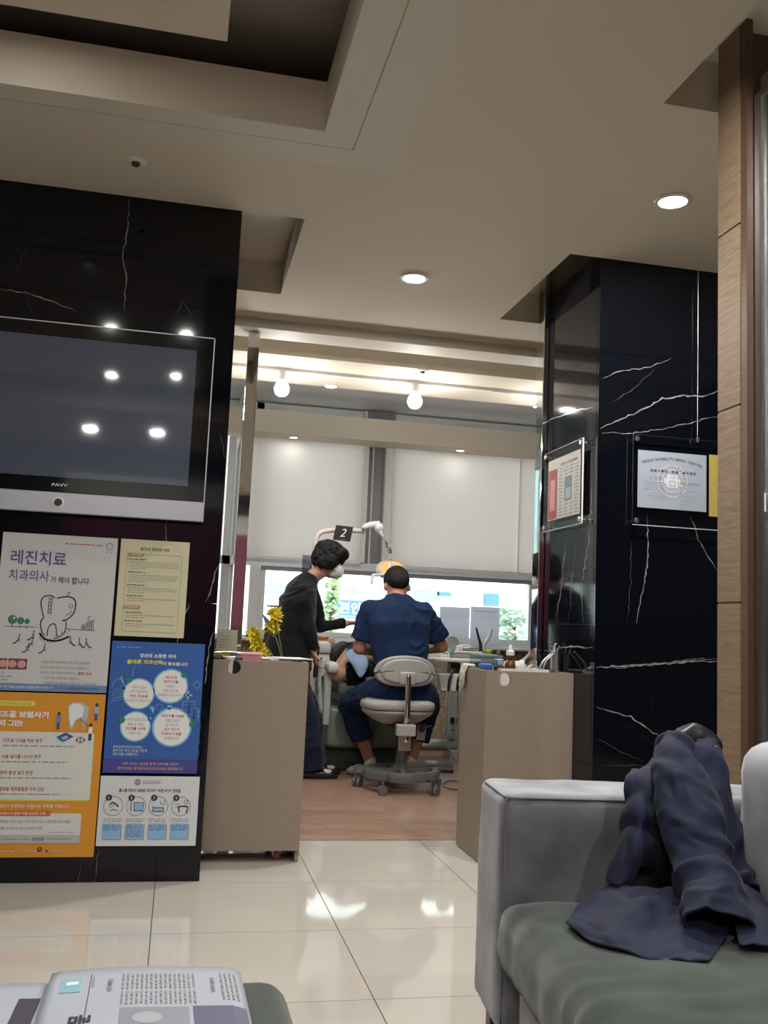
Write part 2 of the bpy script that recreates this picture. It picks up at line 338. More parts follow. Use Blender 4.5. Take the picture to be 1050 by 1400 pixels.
# flat print on a surface: local x right, y up, z towards the viewer
class Print:
    def __init__(s, parent, w, h, names=None): s.p = parent; s.w = w; s.h = h; s.d = {}; s.z = .0006
    def bm(s, m, name): 
        k = (m.name, name)
        if k not in s.d: s.d[k] = (bmesh.new(), m, name)
        return s.d[k][0]
    def pt(s, x, y): return (x-.5)*s.w, (.5-y)*s.h
    def poly(s, pts, m, name='printed_shape', lay=1):
        b = s.bm(m, name); vs = [b.verts.new((*s.pt(*p), s.z*lay)) for p in pts]
        f = b.faces.new(vs); f.normal_update()
        if f.normal.z < 0: f.normal_flip()
    def rect(s, x0, y0, x1, y1, m, name='printed_shape', lay=1, r=0):
        if not r: s.poly([(x0, y0), (x1, y0), (x1, y1), (x0, y1)], m, name, lay); return
        rx = r; ry = r*s.w/s.h; P = []
        for cx, cyy, a in ((x1-rx, y0+ry, -90), (x1-rx, y1-ry, 0), (x0+rx, y1-ry, 90), (x0+rx, y0+ry, 180)):
            for k in range(5): t = math.radians(a+k*22.5); P.append((cx+rx*math.cos(t), cyy+ry*math.sin(t)))
        s.poly(P, m, name, lay)
    def disc(s, x, y, r, m, name='printed_shape', lay=1, ry=None):
        ry = (ry if ry else r)*s.w/s.h
        s.poly([(x+r*math.cos(2*PI*k/28), y+ry*math.sin(2*PI*k/28)) for k in range(28)], m, name, lay)
    def line(s, pts, wd, m, name='printed_line_drawing', lay=2, closed=False):
        b = s.bm(m, name); P = [Vector((*s.pt(*p), s.z*lay)) for p in pts]
        if closed: P.append(P[0])
        hw = wd*s.w/2
        for a, c in zip(P, P[1:]):
            d = (c-a)
            if d.length < 1e-7: continue
            n = Vector((-d.y, d.x, 0)).normalized()*hw; e = d.normalized()*hw*.5
            b.faces.new([b.verts.new(q) for q in (a-e-n, c+e-n, c+e+n, a-e+n)])
    def ring(s, x, y, r, wd, m, name='printed_line_drawing', lay=2, a0=0, a1=360, ry=None):
        ry = (ry if ry else r)*s.w/s.h
        s.line([(x+r*math.cos(math.radians(a0+(a1-a0)*k/28)), y+ry*math.sin(math.radians(a0+(a1-a0)*k/28))) for k in range(29)], wd, m, name, lay)
    def text(s, t, x, y, hgt, m, lay=3, align='C', width=None, bold=0, name='printed_lettering', rot=0, shear=0):
        """x,y fraction of the sheet; hgt glyph height as fraction of width"""
        cu = bpy.data.curves.new('t', 'FONT'); cu.body = t; cu.size = 1; cu.offset = bold; cu.resolution_u = 2; cu.shear = shear
        o = bpy.data.objects.new('t', cu); me = bpy.data.meshes.new_from_object(o); bpy.data.objects.remove(o)
        if not me.vertices: return
        co = np.empty(len(me.vertices)*3); me.vertices.foreach_get('co', co); co = co.reshape(-1, 3)
        mn = co.min(0); mx = co.max(0); H = hgt*s.w; sc = H/max(mx[1]-mn[1], .01); sx = sc
        if width: sx = width*s.w/(mx[0]-mn[0])
        W = (mx[0]-mn[0])*sx; ox = {'C': -W/2, 'L': 0, 'R': -W}[align]; px, py = s.pt(x, y); b = s.bm(m, name)
        c, sn = math.cos(rot), math.sin(rot); vs = []
        for p in co:
            lx = (p[0]-mn[0])*sx+ox; ly = (p[1]-(mn[1]+mx[1])/2)*sc; vs.append(b.verts.new((px+lx*c-ly*sn, py+lx*sn+ly*c, s.z*lay)))
        for f in me.polygons:
            try: b.faces.new([vs[i] for i in f.vertices])
            except ValueError: pass
        bpy.data.meshes.remove(me)
    def words(s, x0, x1, y, hgt, m, lay=3, seed=0, name='printed_small_print', vertical=False):
        """a row of print too small to read: word-length strokes"""
        rn = random.Random(seed*131+int(y*1000)); x = x0
        while x < x1-.004:
            L_ = rn.uniform(.02, .07); e = min(x+L_, x1)
            h = hgt*(s.w/s.h)*.62
            if vertical: s.rect(y-hgt/2, x, y+hgt/2, e, m, name, lay)
            else: s.rect(x, y-h/2, e, y+h/2, m, name, lay)
            x = e+rn.uniform(.008, .016)
    def done(s):
        for b, m, name in s.d.values():
            o = obj(name, b, m, s.p)
            o['kind'] = 'stuff'
def sheet(name, label, cat, c, wd, ht, m, rot=(PI/2, 0, 0), th=.001, group=None, bow=0):
    bm = B(); box(bm, (0, 0, -th/2), (wd, ht, th)); o = obj(name, bm, m); o.location = c; o.rotation_euler = rot
    return tag(o, label, cat, group), Print(o, wd, ht)

# ================================================================== THE SETTING
def struct(o, label=None): o['kind'] = 'structure'; return o
ZC = 2.697
# ---- floor
fl = struct(boxobj('floor', -3.2, 3.7, -2.3, 8.4, -.06, -.004, M_GROUT))
TX, TY = .605, .592
def tile_mesh(wd, dp):
    bm = B(); box(bm, (0, 0, -.004), (wd-.003, dp-.003, .008)); me = bpy.data.meshes.new('tile'); bm.to_mesh(me); bm.free(); me.materials.append(M_TILE); return me
tm = tile_mesh(TX, TY); tm2 = tile_mesh(TX, .116)
for i in range(-5, 6):
    for j in range(-11, 2):
        if j == 1: me, yc = tm2, 3.843+TY+.058
        else: me, yc = tm, 3.843+TY*(j+.5)
        x = -.017+TX*(i+.5)
        if x+TX/2 > 3.7: continue
        o = bpy.data.objects.new('tile', me); o.location = (x, yc, 0); link(o, fl)
boxobj('threshold_strip', .149, 3.6, 4.549, 4.556, -.004, .0015, M_STEEL, fl)
pm = {}
PW, PL = .1185, 1.2
for r in range(32):
    y0 = 4.557+r*PW; off = -[.1, .55, .95, .3, .75][r % 5]; x = -1.86+off
    while x < 3.6:
        a = max(x, -1.86 if r > 2 else .1); b_ = min(x+PL, 3.6)
        if b_-a > .02:
            key = round(b_-a, 3)
            if key not in pm:
                bm = B(); box(bm, (0, 0, -.002), (key-.0012, PW-.0012, .008)); me = bpy.data.meshes.new('plank'); bm.to_mesh(me); bm.free(); me.materials.append(M_LAMI); pm[key] = me
            o = bpy.data.objects.new('plank', pm[key]); o.location = ((a+b_)/2, y0+PW/2, 0); link(o, fl)
        x += PL

# ---- marble pillars clad in slabs
def slabbed(name, x0, x1, y0, y1, z1, xj, joints, side):
    core = struct(boxobj(name, x0+.02, x1-.02, y0+.02, y1-.02, 0, z1, M_BLACK))
    zs = [0]+joints+[z1]; g = .0008
    for a, b in zip(zs, zs[1:]):
        xs = [x0]+xj+[x1]
        for c, d in zip(xs, xs[1:]): boxobj('slab', c+g, d-g, y0, y0+.02, a+g, b-g, M_MARBLE, core)
        if side == 'R': boxobj('slab', x1-.02, x1, y0+.021, y1, a+g, b-g, M_MARBLE, core)
        else: boxobj('slab', x0, x0+.02, y0+.021, y1, a+g, b-g, M_MARBLE, core)
    return core
wl = slabbed('wall_left', -3.1, .149, 3.87, 4.83, ZC+.2, [-2.64, -2.04, -1.44, -.84, -.24], [.46, 1.062, 1.66, 2.26], 'R')
wr = slabbed('wall_right', 1.758, 3.6, 3.87, 4.56, ZC+.2, [2.66, 3.2], [.457, 1.05, 1.66, 2.26], 'L')
M_VEIN = mat('white_vein', (.34, .33, .31), .1, vary=.5, vscale=40)
M_VEIN2 = mat('faint_vein', (.12, .12, .12), .1, vary=.4, vscale=40)
def vein(parent, px, wd, f, m=M_VEIN, jag=1.2):
    rn = random.Random(int(px[0][0]*7+px[0][1])); pts = []
    for (a, b) in zip(px, px[1:]):
        n = max(2, int(math.hypot(b[0]-a[0], b[1]-a[1])/5))
        for k in range(n): t = k/n; pts.append((a[0]+(b[0]-a[0])*t+rn.uniform(-jag, jag), a[1]+(b[1]-a[1])*t+rn.uniform(-jag, jag)))
    pts.append(px[-1]); P = [f(*p) for p in pts]; bm = B(); prev = None; N = len(P)
    ax = Vector((0, -1, 0)) if f(500, 700).y-P[0].y == 0 or abs(P[0].y-P[-1].y) < 1e-6 else Vector((-1, 0, 0))
    for i, p in enumerate(P):
        d = (P[min(i+1, N-1)]-P[max(i-1, 0)]).normalized(); n = ax.cross(d).normalized(); k = wd*(.35+rn.random()*.9)*(min(1, 4*i/N+.25))*(min(1, 4*(N-1-i)/N+.25))/2
        c = (bm.verts.new(p-n*k+ax*.0004), bm.verts.new(p+n*k+ax*.0004))
        if prev: bm.faces.new((prev[0], prev[1], c[1], c[0]))
        prev = c
    obj('marble_vein', bm, m, parent)
fL = lambda u, v: aY(u, v, 3.87); fR = fL; fS = lambda u, v: aX(u, v, 1.758)
for px, wd, f, m in [
    ([(821, 585), (850, 572), (880, 560), (905, 545), (935, 541), (965, 541), (985, 532)], .0075, fR, M_VEIN),
    ([(823, 592), (860, 592), (900, 588), (940, 579), (985, 568)], .004, fR, M_VEIN),
    ([(823, 517), (850, 507), (890, 502), (918, 489)], .0035, fR, M_VEIN), ([(835, 552), (870, 528), (895, 505)], .002, fR, M_VEIN2),
    ([(816, 912), (860, 910), (880, 909), (910, 908), (950, 903), (983, 905)], .0085, fR, M_VEIN), ([(816, 912), (850, 913), (900, 908), (950, 900), (985, 902)], .003, fR, M_VEIN),
    ([(816, 966), (840, 974), (862, 980), (885, 996), (910, 1013)], .0055, fR, M_VEIN), ([(816, 1010), (850, 1028), (880, 1042)], .002, fR, M_VEIN2),
    ([(885, 705), (886, 760), (880, 800), (870, 852)], .0055, fR, M_VEIN), ([(864, 735), (862, 800), (858, 850)], .0025, fR, M_VEIN2),
    ([(944, 705), (955, 738), (980, 780)], .004, fR, M_VEIN), ([(818, 1047), (860, 1046), (900, 1048)], .002, fR, M_VEIN2),
    ([(748, 578), (760, 570), (778, 566), (795, 559), (812, 558)], .006, fS, M_VEIN), ([(810, 660), (805, 740), (795, 800), (797, 850)], .007, fS, M_VEIN),
    ([(775, 725), (768, 800), (760, 850)], .006, fS, M_VEIN), ([(790, 725), (783, 790), (777, 850)], .006, fS, M_VEIN2), ([(745, 890), (775, 884), (812, 886)], .008, fS, M_VEIN),
    ([(176, 272), (174, 320), (168, 345), (172, 380), (170, 425)], .0045, fL, M_VEIN), ([(0, 395), (35, 400), (70, 412), (105, 426)], .004, fL, M_VEIN),
    ([(30, 392), (45, 432)], .002, fL, M_VEIN2), ([(40, 330), (20, 375)], .002, fL, M_VEIN2), ([(240, 430), (252, 412), (262, 432)], .002, fL, M_VEIN2),
    ([(226, 700), (228, 742)], .003, fL, M_VEIN), ([(259, 826), (250, 850), (242, 880)], .004, fL, M_VEIN), ([(298, 772), (290, 800), (281, 823)], .005, fL, M_VEIN), ([(291, 865), (285, 890), (280, 935)], .005, fL, M_VEIN),
    ([(112, 1180), (106, 1208)], .003, fL, M_VEIN2), ([(135, 1160), (130, 1205)], .004, fL, M_VEIN2), ([(300, 590), (312, 640)], .002, fL, M_VEIN2), ([(275, 985), (270, 1040)], .003, fL, M_VEIN2)]:
    vein(wl if f is fL and px[0][0] < 400 else wr, px, wd, f, m)

# ---- ceiling of the waiting room, with its tray and the gaps left around the pillars
TI = dict(x=.381, y=3.105); TT = 2.87
ce = struct(boxobj('ceiling', TI['x'], 1.404, -2.3, 3.87, ZC, ZC+.17, M_CEIL))
def cpanel(x0, x1, y0, y1, z0=ZC, z1=ZC+.17, m=M_CEIL, name='ceiling_panel'): return boxobj(name, x0, x1, y0, y1, z0, z1, m, ce)
cpanel(-3.2, TI['x'], TI['y'], 3.87); cpanel(1.404, 3.7, 2.64, 3.87); cpanel(.41, 1.61, 3.87, 4.835); cpanel(-1.92, 3.6, 4.835, 5.27)
cpanel(-3.2, TI['x'], -2.3, -.5)
cpanel(1.404, 3.7, -2.3, 1.4)
# the soffits above the gaps
boxobj('ceiling_panel', -.5, .41, 3.88, 4.84, ZC+.17, ZC+.2, M_CEIL2, ce); boxobj('ceiling_panel', .41, .43, 3.87, 4.83, ZC+.17, ZC+.3, M_CEIL2, ce)
boxobj('ceiling_panel', 1.6, 1.9, 3.87, 4.84, ZC+.17, ZC+.2, M_CEIL2, ce)
boxobj('ceiling_panel', 1.404, 3.7, 1.39, 2.65, ZC+.17, ZC+.2, M_CEIL2, ce)
# tray: mouldings, side band, dark cove, raised ceiling and the floating panel
boxobj('moulding', TI['x'], .495, -.5, 3.203, ZC-.012, ZC, M_CEIL2, ce); boxobj('moulding', -3.2, TI['x'], TI['y'], 3.203, ZC-.012, ZC, M_CEIL2, ce)
boxobj('moulding', .503, .671, -.5, 3.354, ZC-.006, ZC, M_CEIL2, ce); boxobj('moulding', -3.2, .503, 3.219, 3.354, ZC-.006, ZC, M_CEIL2, ce)
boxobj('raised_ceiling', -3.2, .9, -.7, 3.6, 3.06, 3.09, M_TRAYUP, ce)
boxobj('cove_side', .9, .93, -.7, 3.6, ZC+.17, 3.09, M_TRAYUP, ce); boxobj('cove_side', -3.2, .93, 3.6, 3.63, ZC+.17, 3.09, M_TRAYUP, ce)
fp = boxobj('floating_panel', -2.6, .031, -.2, 2.955, 2.86, 2.90, M_CEIL, ce); boxobj('floating_panel', -2.5, -.05, -.1, 2.82, 2.90, 3.06, M_CEIL, ce)
# cornice beam and stepped ceiling of the treatment bay
boxobj('beam', -1.86, 3.6, 5.27, 5.47, 2.641, ZC+.25, M_CEIL2, ce, .004)
boxobj('soffit', -1.86, 3.6, 5.63, 6.30, 2.60, 2.97, M_CEIL, ce); boxobj('bay_ceiling', -1.86, 3.6, 5.27, 8.4, 2.915, 2.98, mat('bay_ceiling_paint', (.72, .70, .69), .7), ce)
sf = boxobj('window_soffit', -1.86, 3.6, 7.90, 8.23, 2.578, 2.766, M_CEIL, ce)
boxobj('soffit_seam', 1.365, 1.368, 5.626, 5.63, 2.60, 2.8, M_ALU, ce)
boxobj('roof_slab', -3.3, 3.8, -2.4, 8.5, 3.15, 3.25, M_CEIL, ce)
# rest of the shell
struct(boxobj('wall_south', -3.3, 3.8, -2.4, -2.3, -.06, 3.15, M_DARKW)); struct(boxobj('wall_west', -3.3, -3.2, -2.3, 3.9, -.06, 3.15, M_DARKW)); struct(boxobj('wall_east', 3.7, 3.8, -2.4, 8.5, -.06, 3.15, M_DARKW))
ws = bpy.data.objects['wall_south']
boxobj('wall_panel', -1.2, 1.8, -2.3, -2.28, .9, 2.15, M_MAROON, ws); boxobj('wall_panel', -1.2, 1.8, -2.3, -2.28, 2.15, 2.4, mat('pale_panel', (.5, .5, .47), .5), ws)

# ---- window wall of the bay (y = 8.24) and its left side wall
wb = struct(boxobj('wall_back', -1.86, 3.7, 8.24, 8.36, -.06, .84, M_PATT))
boxobj('lintel', -1.86, 3.7, 8.30, 8.42, 2.9, 3.15, M_CEIL2, wb)
boxobj('sill', -1.8, 3.62, 8.12, 8.36, .84, .862, M_ALU, wb, .003); boxobj('skirting', -1.8, 3.7, 8.225, 8.24, 0, .05, M_GROUT, wb)
win = struct(boxobj('window_1', -1.8, 3.62, 8.22, 8.34, 1.475, 1.545, M_ALU))
def wf(*a, **k): return boxobj('window_frame', *a, M_ALU, win, .003)
wf(-1.8, 3.62, 8.22, 8.34, .862, .885); wf(.575, .665, 8.22, 8.34, .885, 1.475); wf(3.16, 3.30, 8.22, 8.34, .885, 1.475)
# sliding sash
for a in [(.665, .71, .885, 1.475), (3.10, 3.16, .885, 1.475), (.71, 3.10, .885, .935), (.71, 3.10, 1.445, 1.475)]: boxobj('sash', a[0], a[1], 8.24, 8.30, a[2], a[3], M_ALU, win, .003)
boxobj('dark_head', .6, 3.2, 8.23, 8.26, 1.44, 1.478, mat('frame_shadow_gap', (.2, .2, .2), .5), win)
boxobj('pane', .71, 3.10, 8.268, 8.274, .935, 1.445, M_GLASS, win); boxobj('pane', .40, .575, 8.268, 8.274, .885, 1.475, M_GLASS, win); boxobj('pane', 3.30, 3.62, 8.268, 8.274, .885, 1.475, M_GLASS, win)
# upper glazing and the mullion column between the blinds
wf(1.50, 1.56, 8.20, 8.34, 1.545, 2.9); wf(1.71, 1.79, 8.20, 8.34, 1.545, 2.9); wf(.55, .62, 8.24, 8.34, 1.545, 2.9); wf(-1.8, 3.62, 8.24, 8.34, 2.80, 2.9); wf(.33, .40, 8.22, 8.34, .885, 2.8); wf(-.80, -.72, 8.22, 8.34, .885, 2.8); boxobj('pane', -1.8, .33, 8.29, 8.296, 1.545, 2.80, M_GLASS, win); boxobj('pane', -1.8, .33, 8.268, 8.274, .885, 1.475, M_GLASS, win)
boxobj('mullion_panel', 1.56, 1.71, 8.27, 8.31, 1.545, 2.9, M_DARKGLASS, win); boxobj('mullion_rib', 1.60, 1.615, 8.255, 8.27, 1.545, 2.9, M_ALU, win)
boxobj('pane', .62, 1.50, 8.29, 8.296, 1.545, 2.80, M_GLASS, win); boxobj('pane', 1.79, 3.62, 8.29, 8.296, 1.545, 2.80, M_GLASS, win)
wlb = struct(boxobj('wall_bay_left', -1.92, -1.86, 4.83, 8.42, -.06, 3.15, M_WALL))
# glazed partition inside the bay, seen edge-on left of the chrome post
w2 = struct(boxobj('window_2', .40, .45, 6.95, 8.22, 1.46, 1.52, M_ALU))
for a in [(6.92, 6.98), (7.60, 7.65), (8.16, 8.22)]: boxobj('window_frame', .40, .45, a[0], a[1], .0, 2.915, M_ALU, w2)
boxobj('window_frame', .40, .45, 6.95, 8.18, .80, .86, M_ALU, w2); boxobj('window_frame', .40, .45, 6.95, 8.18, 2.45, 2.60, M_ALU, w2); boxobj('apron_panel', .41, .44, 6.95, 8.18, 0, .80, M_WALL, w2)
M_PALEG = glass_mat('pale_green_glass', (.72, .84, .83), .14)
boxobj('pane', .422, .428, 6.95, 8.18, .86, 1.46, M_GLASS, w2); boxobj('pane', .422, .428, 6.95, 8.18, 1.52, 2.45, M_PALEG, w2); boxobj('pane', .422, .428, 6.95, 8.18, 2.60, 2.9, M_PALEG, w2)

boxobj('mullion_head', 1.53, 1.78, 8.19, 8.215, 2.768, 2.9, M_DARKGLASS, win)
# blinds
def blind(x0, x1, z0, z1, y, lab):
    t = thing('roller_blind', lab, 'blind', ((x0+x1)/2, y, z0), group=None); W_ = x1-x0; H = z1-z0
    bm = B(); n = 24; vs = []
    for i in range(n+1):
        x = -W_/2+W_*i/n; dy = .004*math.sin(i*.9)+.003*math.sin(i*2.3)
        vs.append([bm.verts.new((x, dy*k, H*(1-k))) for k in (0, .33, .66, 1)])
    for A, C2 in zip(vs, vs[1:]):
        for k in range(3): bm.faces.new((A[k], A[k+1], C2[k+1], C2[k]))
    obj('blind_fabric', bm, M_BLIND, t, True)
    boxobj('bottom_bar', -W_/2, W_/2, -.012, .01, -.022, .006, M_ALU, t, .003)
    bm = B(); tube(bm, [(-W_/2, 0, H+.02), (W_/2, 0, H+.02)], .025, 12); obj('roller', bm, M_ALU, t, True)
blind(.455, 1.515, 1.552, 2.70, 8.17, 'pale grey roller blind left of the dark window mullion')
blind(1.772, 2.955, 1.535, 2.70, 8.17, 'wide pale roller blind right of the dark window mullion')
blind(-1.7, .32, 1.54, 2.70, 8.17, 'roller blind left of the glazed partition, behind the black wall')
blind(2.945, 3.58, 1.53, 2.70, 8.145, 'rightmost pale roller blind beside the black marble wall')

# wood-clad column and glass door on the right
tr = struct(boxobj('trim_1', 1.57, 1.68, 2.47, 2.55, 0, ZC+.17, M_DWOOD))
zz = [0, .48, 1.112, 1.685, 2.235, ZC+.17]
for a, b in zip(zz, zz[1:]): boxobj('panel', 1.55, 1.57, 2.445, 2.562, a+.003, b-.003, M_WOOD, tr, .001)
boxobj('joint_filler', 1.553, 1.57, 2.45, 2.56, 0, ZC+.17, M_DWOOD, tr)
bx2 = boxobj('jamb', 1.552, 1.574, 2.410, 2.443, 0, ZC+.17, M_DWOOD, tr, .002)
dr = struct(boxobj('door_1', 1.575, 1.60, 2.375, 2.407, 0, 2.62, M_STEEL))
boxobj('door_glass', 1.585, 1.593, 1.35, 2.375, .02, 2.6, M_DOORGLASS, dr); boxobj('door_rail', 1.575, 1.60, 1.35, 2.375, 2.6, 2.66, M_STEEL, dr)
b_ = B(); tube(b_, [(1.575, 2.33, 1.36), (1.555, 2.33, 1.36), (1.555, 2.33, 1.41), (1.575, 2.33, 1.41)], .003, 6); obj('door_handle', b_, M_WHITE, dr)
boxobj('door_sticker', 1.5825, 1.5845, 2.31, 2.345, 1.70, 1.755, mat('purple_sticker', (.04, .03, .14), .5), dr)
bm = B(); prism(bm, [(1.582, 2.328, 1.745), (1.582, 2.318, 1.725), (1.582, 2.338, 1.725)], (-.0006, 0, 0)); box(bm, (1.5817, 2.328, 1.717), (.0006, .006, .018)); obj('printed_arrow', bm, M_WHITE, dr)

# chrome posts of the bay opening
def post(x0, x1, y0, y1, z1, lab):
    t = thing('chrome_post', lab, 'post', ((x0+x1)/2, (y0+y1)/2, 0)); bm = B(); box(bm, (0, 0, z1/2), (x1-x0, y1-y0, z1), .003); obj('shaft', bm, M_CHROME, t)
    bm = B(); box(bm, (0, 0, .01), (x1-x0+.004, y1-y0+.004, .02), .001); obj('foot_plate', bm, M_STEEL, t); return t
post(.285, .351, 5.35, 5.41, 2.641, 'mirror-polished square post left of the window blinds')
post(1.728, 1.757, 4.47, 4.56, ZC+.17, 'slim chrome edge post at the bay side of the marble wall')

# ================================================================== CEILING FITTINGS
def downlight(x, y, z, lab, r=.062, glow=True, watts=DOWN_W, grp=None, col=WARM, m=M_LED):
    t = thing('downlight', lab, 'downlight', (x, y, z), group=grp)
    latheobj('trim_ring', [(r*.86, -.001), (r*1.12, -.001), (r*1.16, -.004), (r*1.1, -.008), (r*.9, -.009), (r*.86, -.004)], M_WHITE, t, seg=28)
    latheobj('diffuser', [(0, -.0045), (r*.87, -.0045), (r*.87, -.002), (0, -.002)], m, t, seg=28)
    if watts: area_light('downlight_lamp', (0, 0, -.014), r*1.6, watts, col, t)
    return t
downlight(1.013, 4.376, ZC, 'recessed round ceiling light nearer the treatment bay, centre of the ceiling')
downlight(1.774, 3.254, ZC, 'recessed round ceiling light nearer the wood column on the right')
for i, (x, y) in enumerate([(1.0, 1.9), (1.774, .4), (-.3, -1.33), (-.9, -1.4)]): downlight(x, y, ZC, 'extra recessed ceiling light out of view, added to light the room', grp='added ceiling lights out of view')  # unseen downlights, added for the room's overall lighting
dl = downlight(-.58, 2.72, 2.86, 'round light on the floating panel of the tray ceiling', r=.055, watts=1.0)
for x, y in [(-.55, 1.45), (-.07, 1.49), (-.63, .05), (-.14, .21)]: downlight(x, y, 2.86, 'round light on the floating ceiling panel, out of frame but mirrored in the television', r=.036, watts=(4 if y > 1 else 9), grp='floating panel lights out of frame')
for x, y, l in [(.905, 6.26, 'small spotlight in the bay soffit between the two hanging bulbs'), (2.395, 6.27, 'small spotlight in the bay soffit beside the marble wall')]: downlight(x, y, 2.60, l, r=.04, watts=3, col=COOL)
for x, y, l in [(.861, 7.735+.3, 'tiny spotlight above the left roller blind'), (2.334, 8.0, 'tiny spotlight above the wide right roller blind')]: downlight(x, y, 2.578, l, r=.038, watts=.7, col=COOL)
def detector(x, y, z, lab, s=1):
    t = thing('ceiling_sensor', lab, 'sensor', (x, y, z)); latheobj('cover_disc', [(0, 0), (.042*s, 0), (.042*s, -.004), (.036*s, -.008), (0, -.009)], M_CREAM, t, seg=24)
    latheobj('sensor_head', [(0, -.008), (.017*s, -.008), (.015*s, -.018), (.008*s, -.022), (0, -.022)], M_DWOOD, t, seg=16)
detector(-.269, 3.547, ZC, 'small round ceiling sensor above the television wall'); detector(1.389, 5.66, 2.60, 'small round ceiling sensor in the treatment bay soffit', .9)
# spotlight track with two globe bulbs
tk = thing('light_track', 'white lighting track under the bay soffit', 'track', (1.6, 5.93, 2.60)); boxobj('rail', -3.0, 1.9, -.018, .018, -.022, 0, M_WHITE, tk, .003); boxobj('rail_joint', .33, .45, -.02, .02, -.026, -.004, M_WHITE, tk, .002)
def bulb(x, lab, side=None):
    t = thing('globe_bulb', lab, 'lamp', (x, 5.93, 2.578), group=None)
    latheobj('socket', [(0, 0), (.022, 0), (.024, -.004), (.024, -.055), (.018, -.062), (0, -.062)], M_WHITE, t, seg=20)
    latheobj('bulb', [(.018, -.055), (.022, -.065), (.038, -.08), (.0475, -.105), (.0475, -.122), (.038, -.146), (.02, -.158), (0, -.161)], M_BULB, t, seg=28)
    ld = bpy.data.lights.new('bulb_lamp', 'POINT'); ld.energy = BULB_W; ld.shadow_soft_size = .048; ld.color = COOL; o = bpy.data.objects.new('bulb_lamp', ld); link(o, t); o.location = (0, 0, -.225)
bulb(.545, 'left glowing globe bulb hanging from the white track'); bulb(1.412, 'right glowing globe bulb hanging from the white track'); bulb(2.42, 'extra globe bulb added unseen behind the marble wall to brighten the bay'); bulb(-.35, 'extra globe bulb added unseen on the track behind the television wall'); bulb(-1.2, 'extra globe bulb added unseen at the left end of the track')  # the last three bulbs are unseen, added to brighten the bay

# ================================================================== OUTSIDE
M_FAC = mat('white_facade', (.78, .80, .80), .7); M_FACL = mat('facade_joint', (.45, .48, .5), .7); M_BAN = mat('blue_banner', (.10, .24, .50), .6); M_BAN2 = mat('pale_blue_banner', (.30, .45, .62), .6)
bd = thing('shop_building', 'white building with blue shop banners across the street', 'building', (3, 14.6, -3.5))
bm = B(); box(bm, (0, .3, 3), (16, .6, 9.4), .05); obj('wall', bm, M_FAC, bd)
for z in (2.1, 2.9, 4.2, 4.6, 6.1): boxobj('facade_joint', -8, 8, -.02, 0, z, z+.02, M_FACL, bd)
def banner(u0, u1, v0, v1, m, lab, texts=()):
    a = aY(u0, v0, 14.5); b = aY(u1, v1, 14.5)
    o, p = sheet('shop_banner', lab, 'sign', ((a.x+b.x)/2, 14.5, (a.z+b.z)/2), b.x-a.x, a.z-b.z, m, th=.1)
    for t in texts: p.text(*t[0], **t[1])
    p.done()
banner(350, 392, 797, 812, M_BAN2, 'pale blue strip banner seen left of the standing person', [(('치과교정', .5, .5, .14, M_WHITE), dict(width=.8))])
banner(458, 535, 801, 812, M_BAN2, 'pale blue strip banner above the large white lettering', [(('연세 치과교정과', .5, .5, .08, M_WHITE), dict(width=.86))])
banner(462, 512, 820, 843, M_BAN, 'blue banner with large white Korean lettering', [(('편안한', .5, .5, .3, M_WHITE), dict(width=.9, bold=.02))])
banner(569, 600, 806, 822, M_BAN2, 'pale banner right of the person seated in blue'); banner(664, 682, 811, 829, M_BAN, 'small square blue banner above the right paper sheet'); banner(598, 617, 809, 815, M_BAN, 'short dark blue awning beside the paper sheets')
def tree(u, y, z0, h, r, lab, m, n=420):
    b = aY(u, 850, y); t = thing('street_tree', lab, 'tree', (b.x, y, -3.5)); bm = B(); tube(bm, [(0, 0, 0), (.05, 0, 2.2), (0, 0, z0+3.6), (.05, 0, z0+3.5+h*.8)], [.12, .09, .05, .02], 8); obj('trunk', bm, M_DWOOD, t, True)
    bm = B(); rn = random.Random(int(u))
    for k in range(n):
        th = rn.uniform(0, 2*PI); zz_ = rn.random(); rr = r*math.sqrt(rn.random())*(1-.45*zz_); c = Vector((rr*math.cos(th), rr*math.sin(th), z0+3.5+zz_*h)); d = Vector((rn.uniform(-1, 1), rn.uniform(-1, 1), rn.uniform(-1, 1))).normalized(); a, b2 = frame(d); s = rn.uniform(.05, .1)
        bm.faces.new([bm.verts.new(c+q) for q in (a*s, b2*s*.5, -a*s, -b2*s*.5)])
    tag(obj('foliage', bm, m, t), kind='stuff')
M_LEAF = mat('pale_leaves', (.45, .58, .36), .7)
tree(452, 13.0, .75, 1.3, .13, 'green street tree seen beside the standing person', M_LEAF, 260); tree(700, 13.0, .5, .9, .3, 'pale street tree seen through the right end of the window', mat('grey_green_leaves', (.4, .52, .42), .7), 260)
struct(boxobj('ground', -10, 16, 8.6, 14.6, -3.6, -3.5, mat('street', (.5, .5, .5), .9)))

# ================================================================== WALL-HUNG THINGS OF THE WAITING ROOM
# ---- television
tv = thing('television', 'large wall-mounted television with silver lower bezel above the posters', 'television', (-.475, 3.80, 1.75))
TVX0, TVX1 = -.545, .545
bm = B(); bx(bm, TVX0, TVX1, .012, .066, -.37, .368, .006); obj('housing', bm, M_BLACK, tv)
M_GLOSS = mat('gloss_black_bezel', (.004, .004, .005), .06, spec=.5)
bm = B(); bx(bm, TVX0+.003, TVX1-.003, -.0, .014, -.293, .366); obj('bezel', bm, M_GLOSS, tv)
M_SCR = mat('television_screen', (.080, .092, .130), .035, spec=.5)
boxobj('screen', TVX0+.065, TVX1-.067, -.0015, .001, -.236, .312, M_SCR, tv)
M_SILV = mat('silver_bezel', (.42, .44, .47), .35, metal=.35, bump=.05, bscale=900)
bm = B(); bx(bm, TVX0, TVX1, -.006, .014, -.373, -.295, .003); obj('lower_bezel', bm, M_SILV, tv)
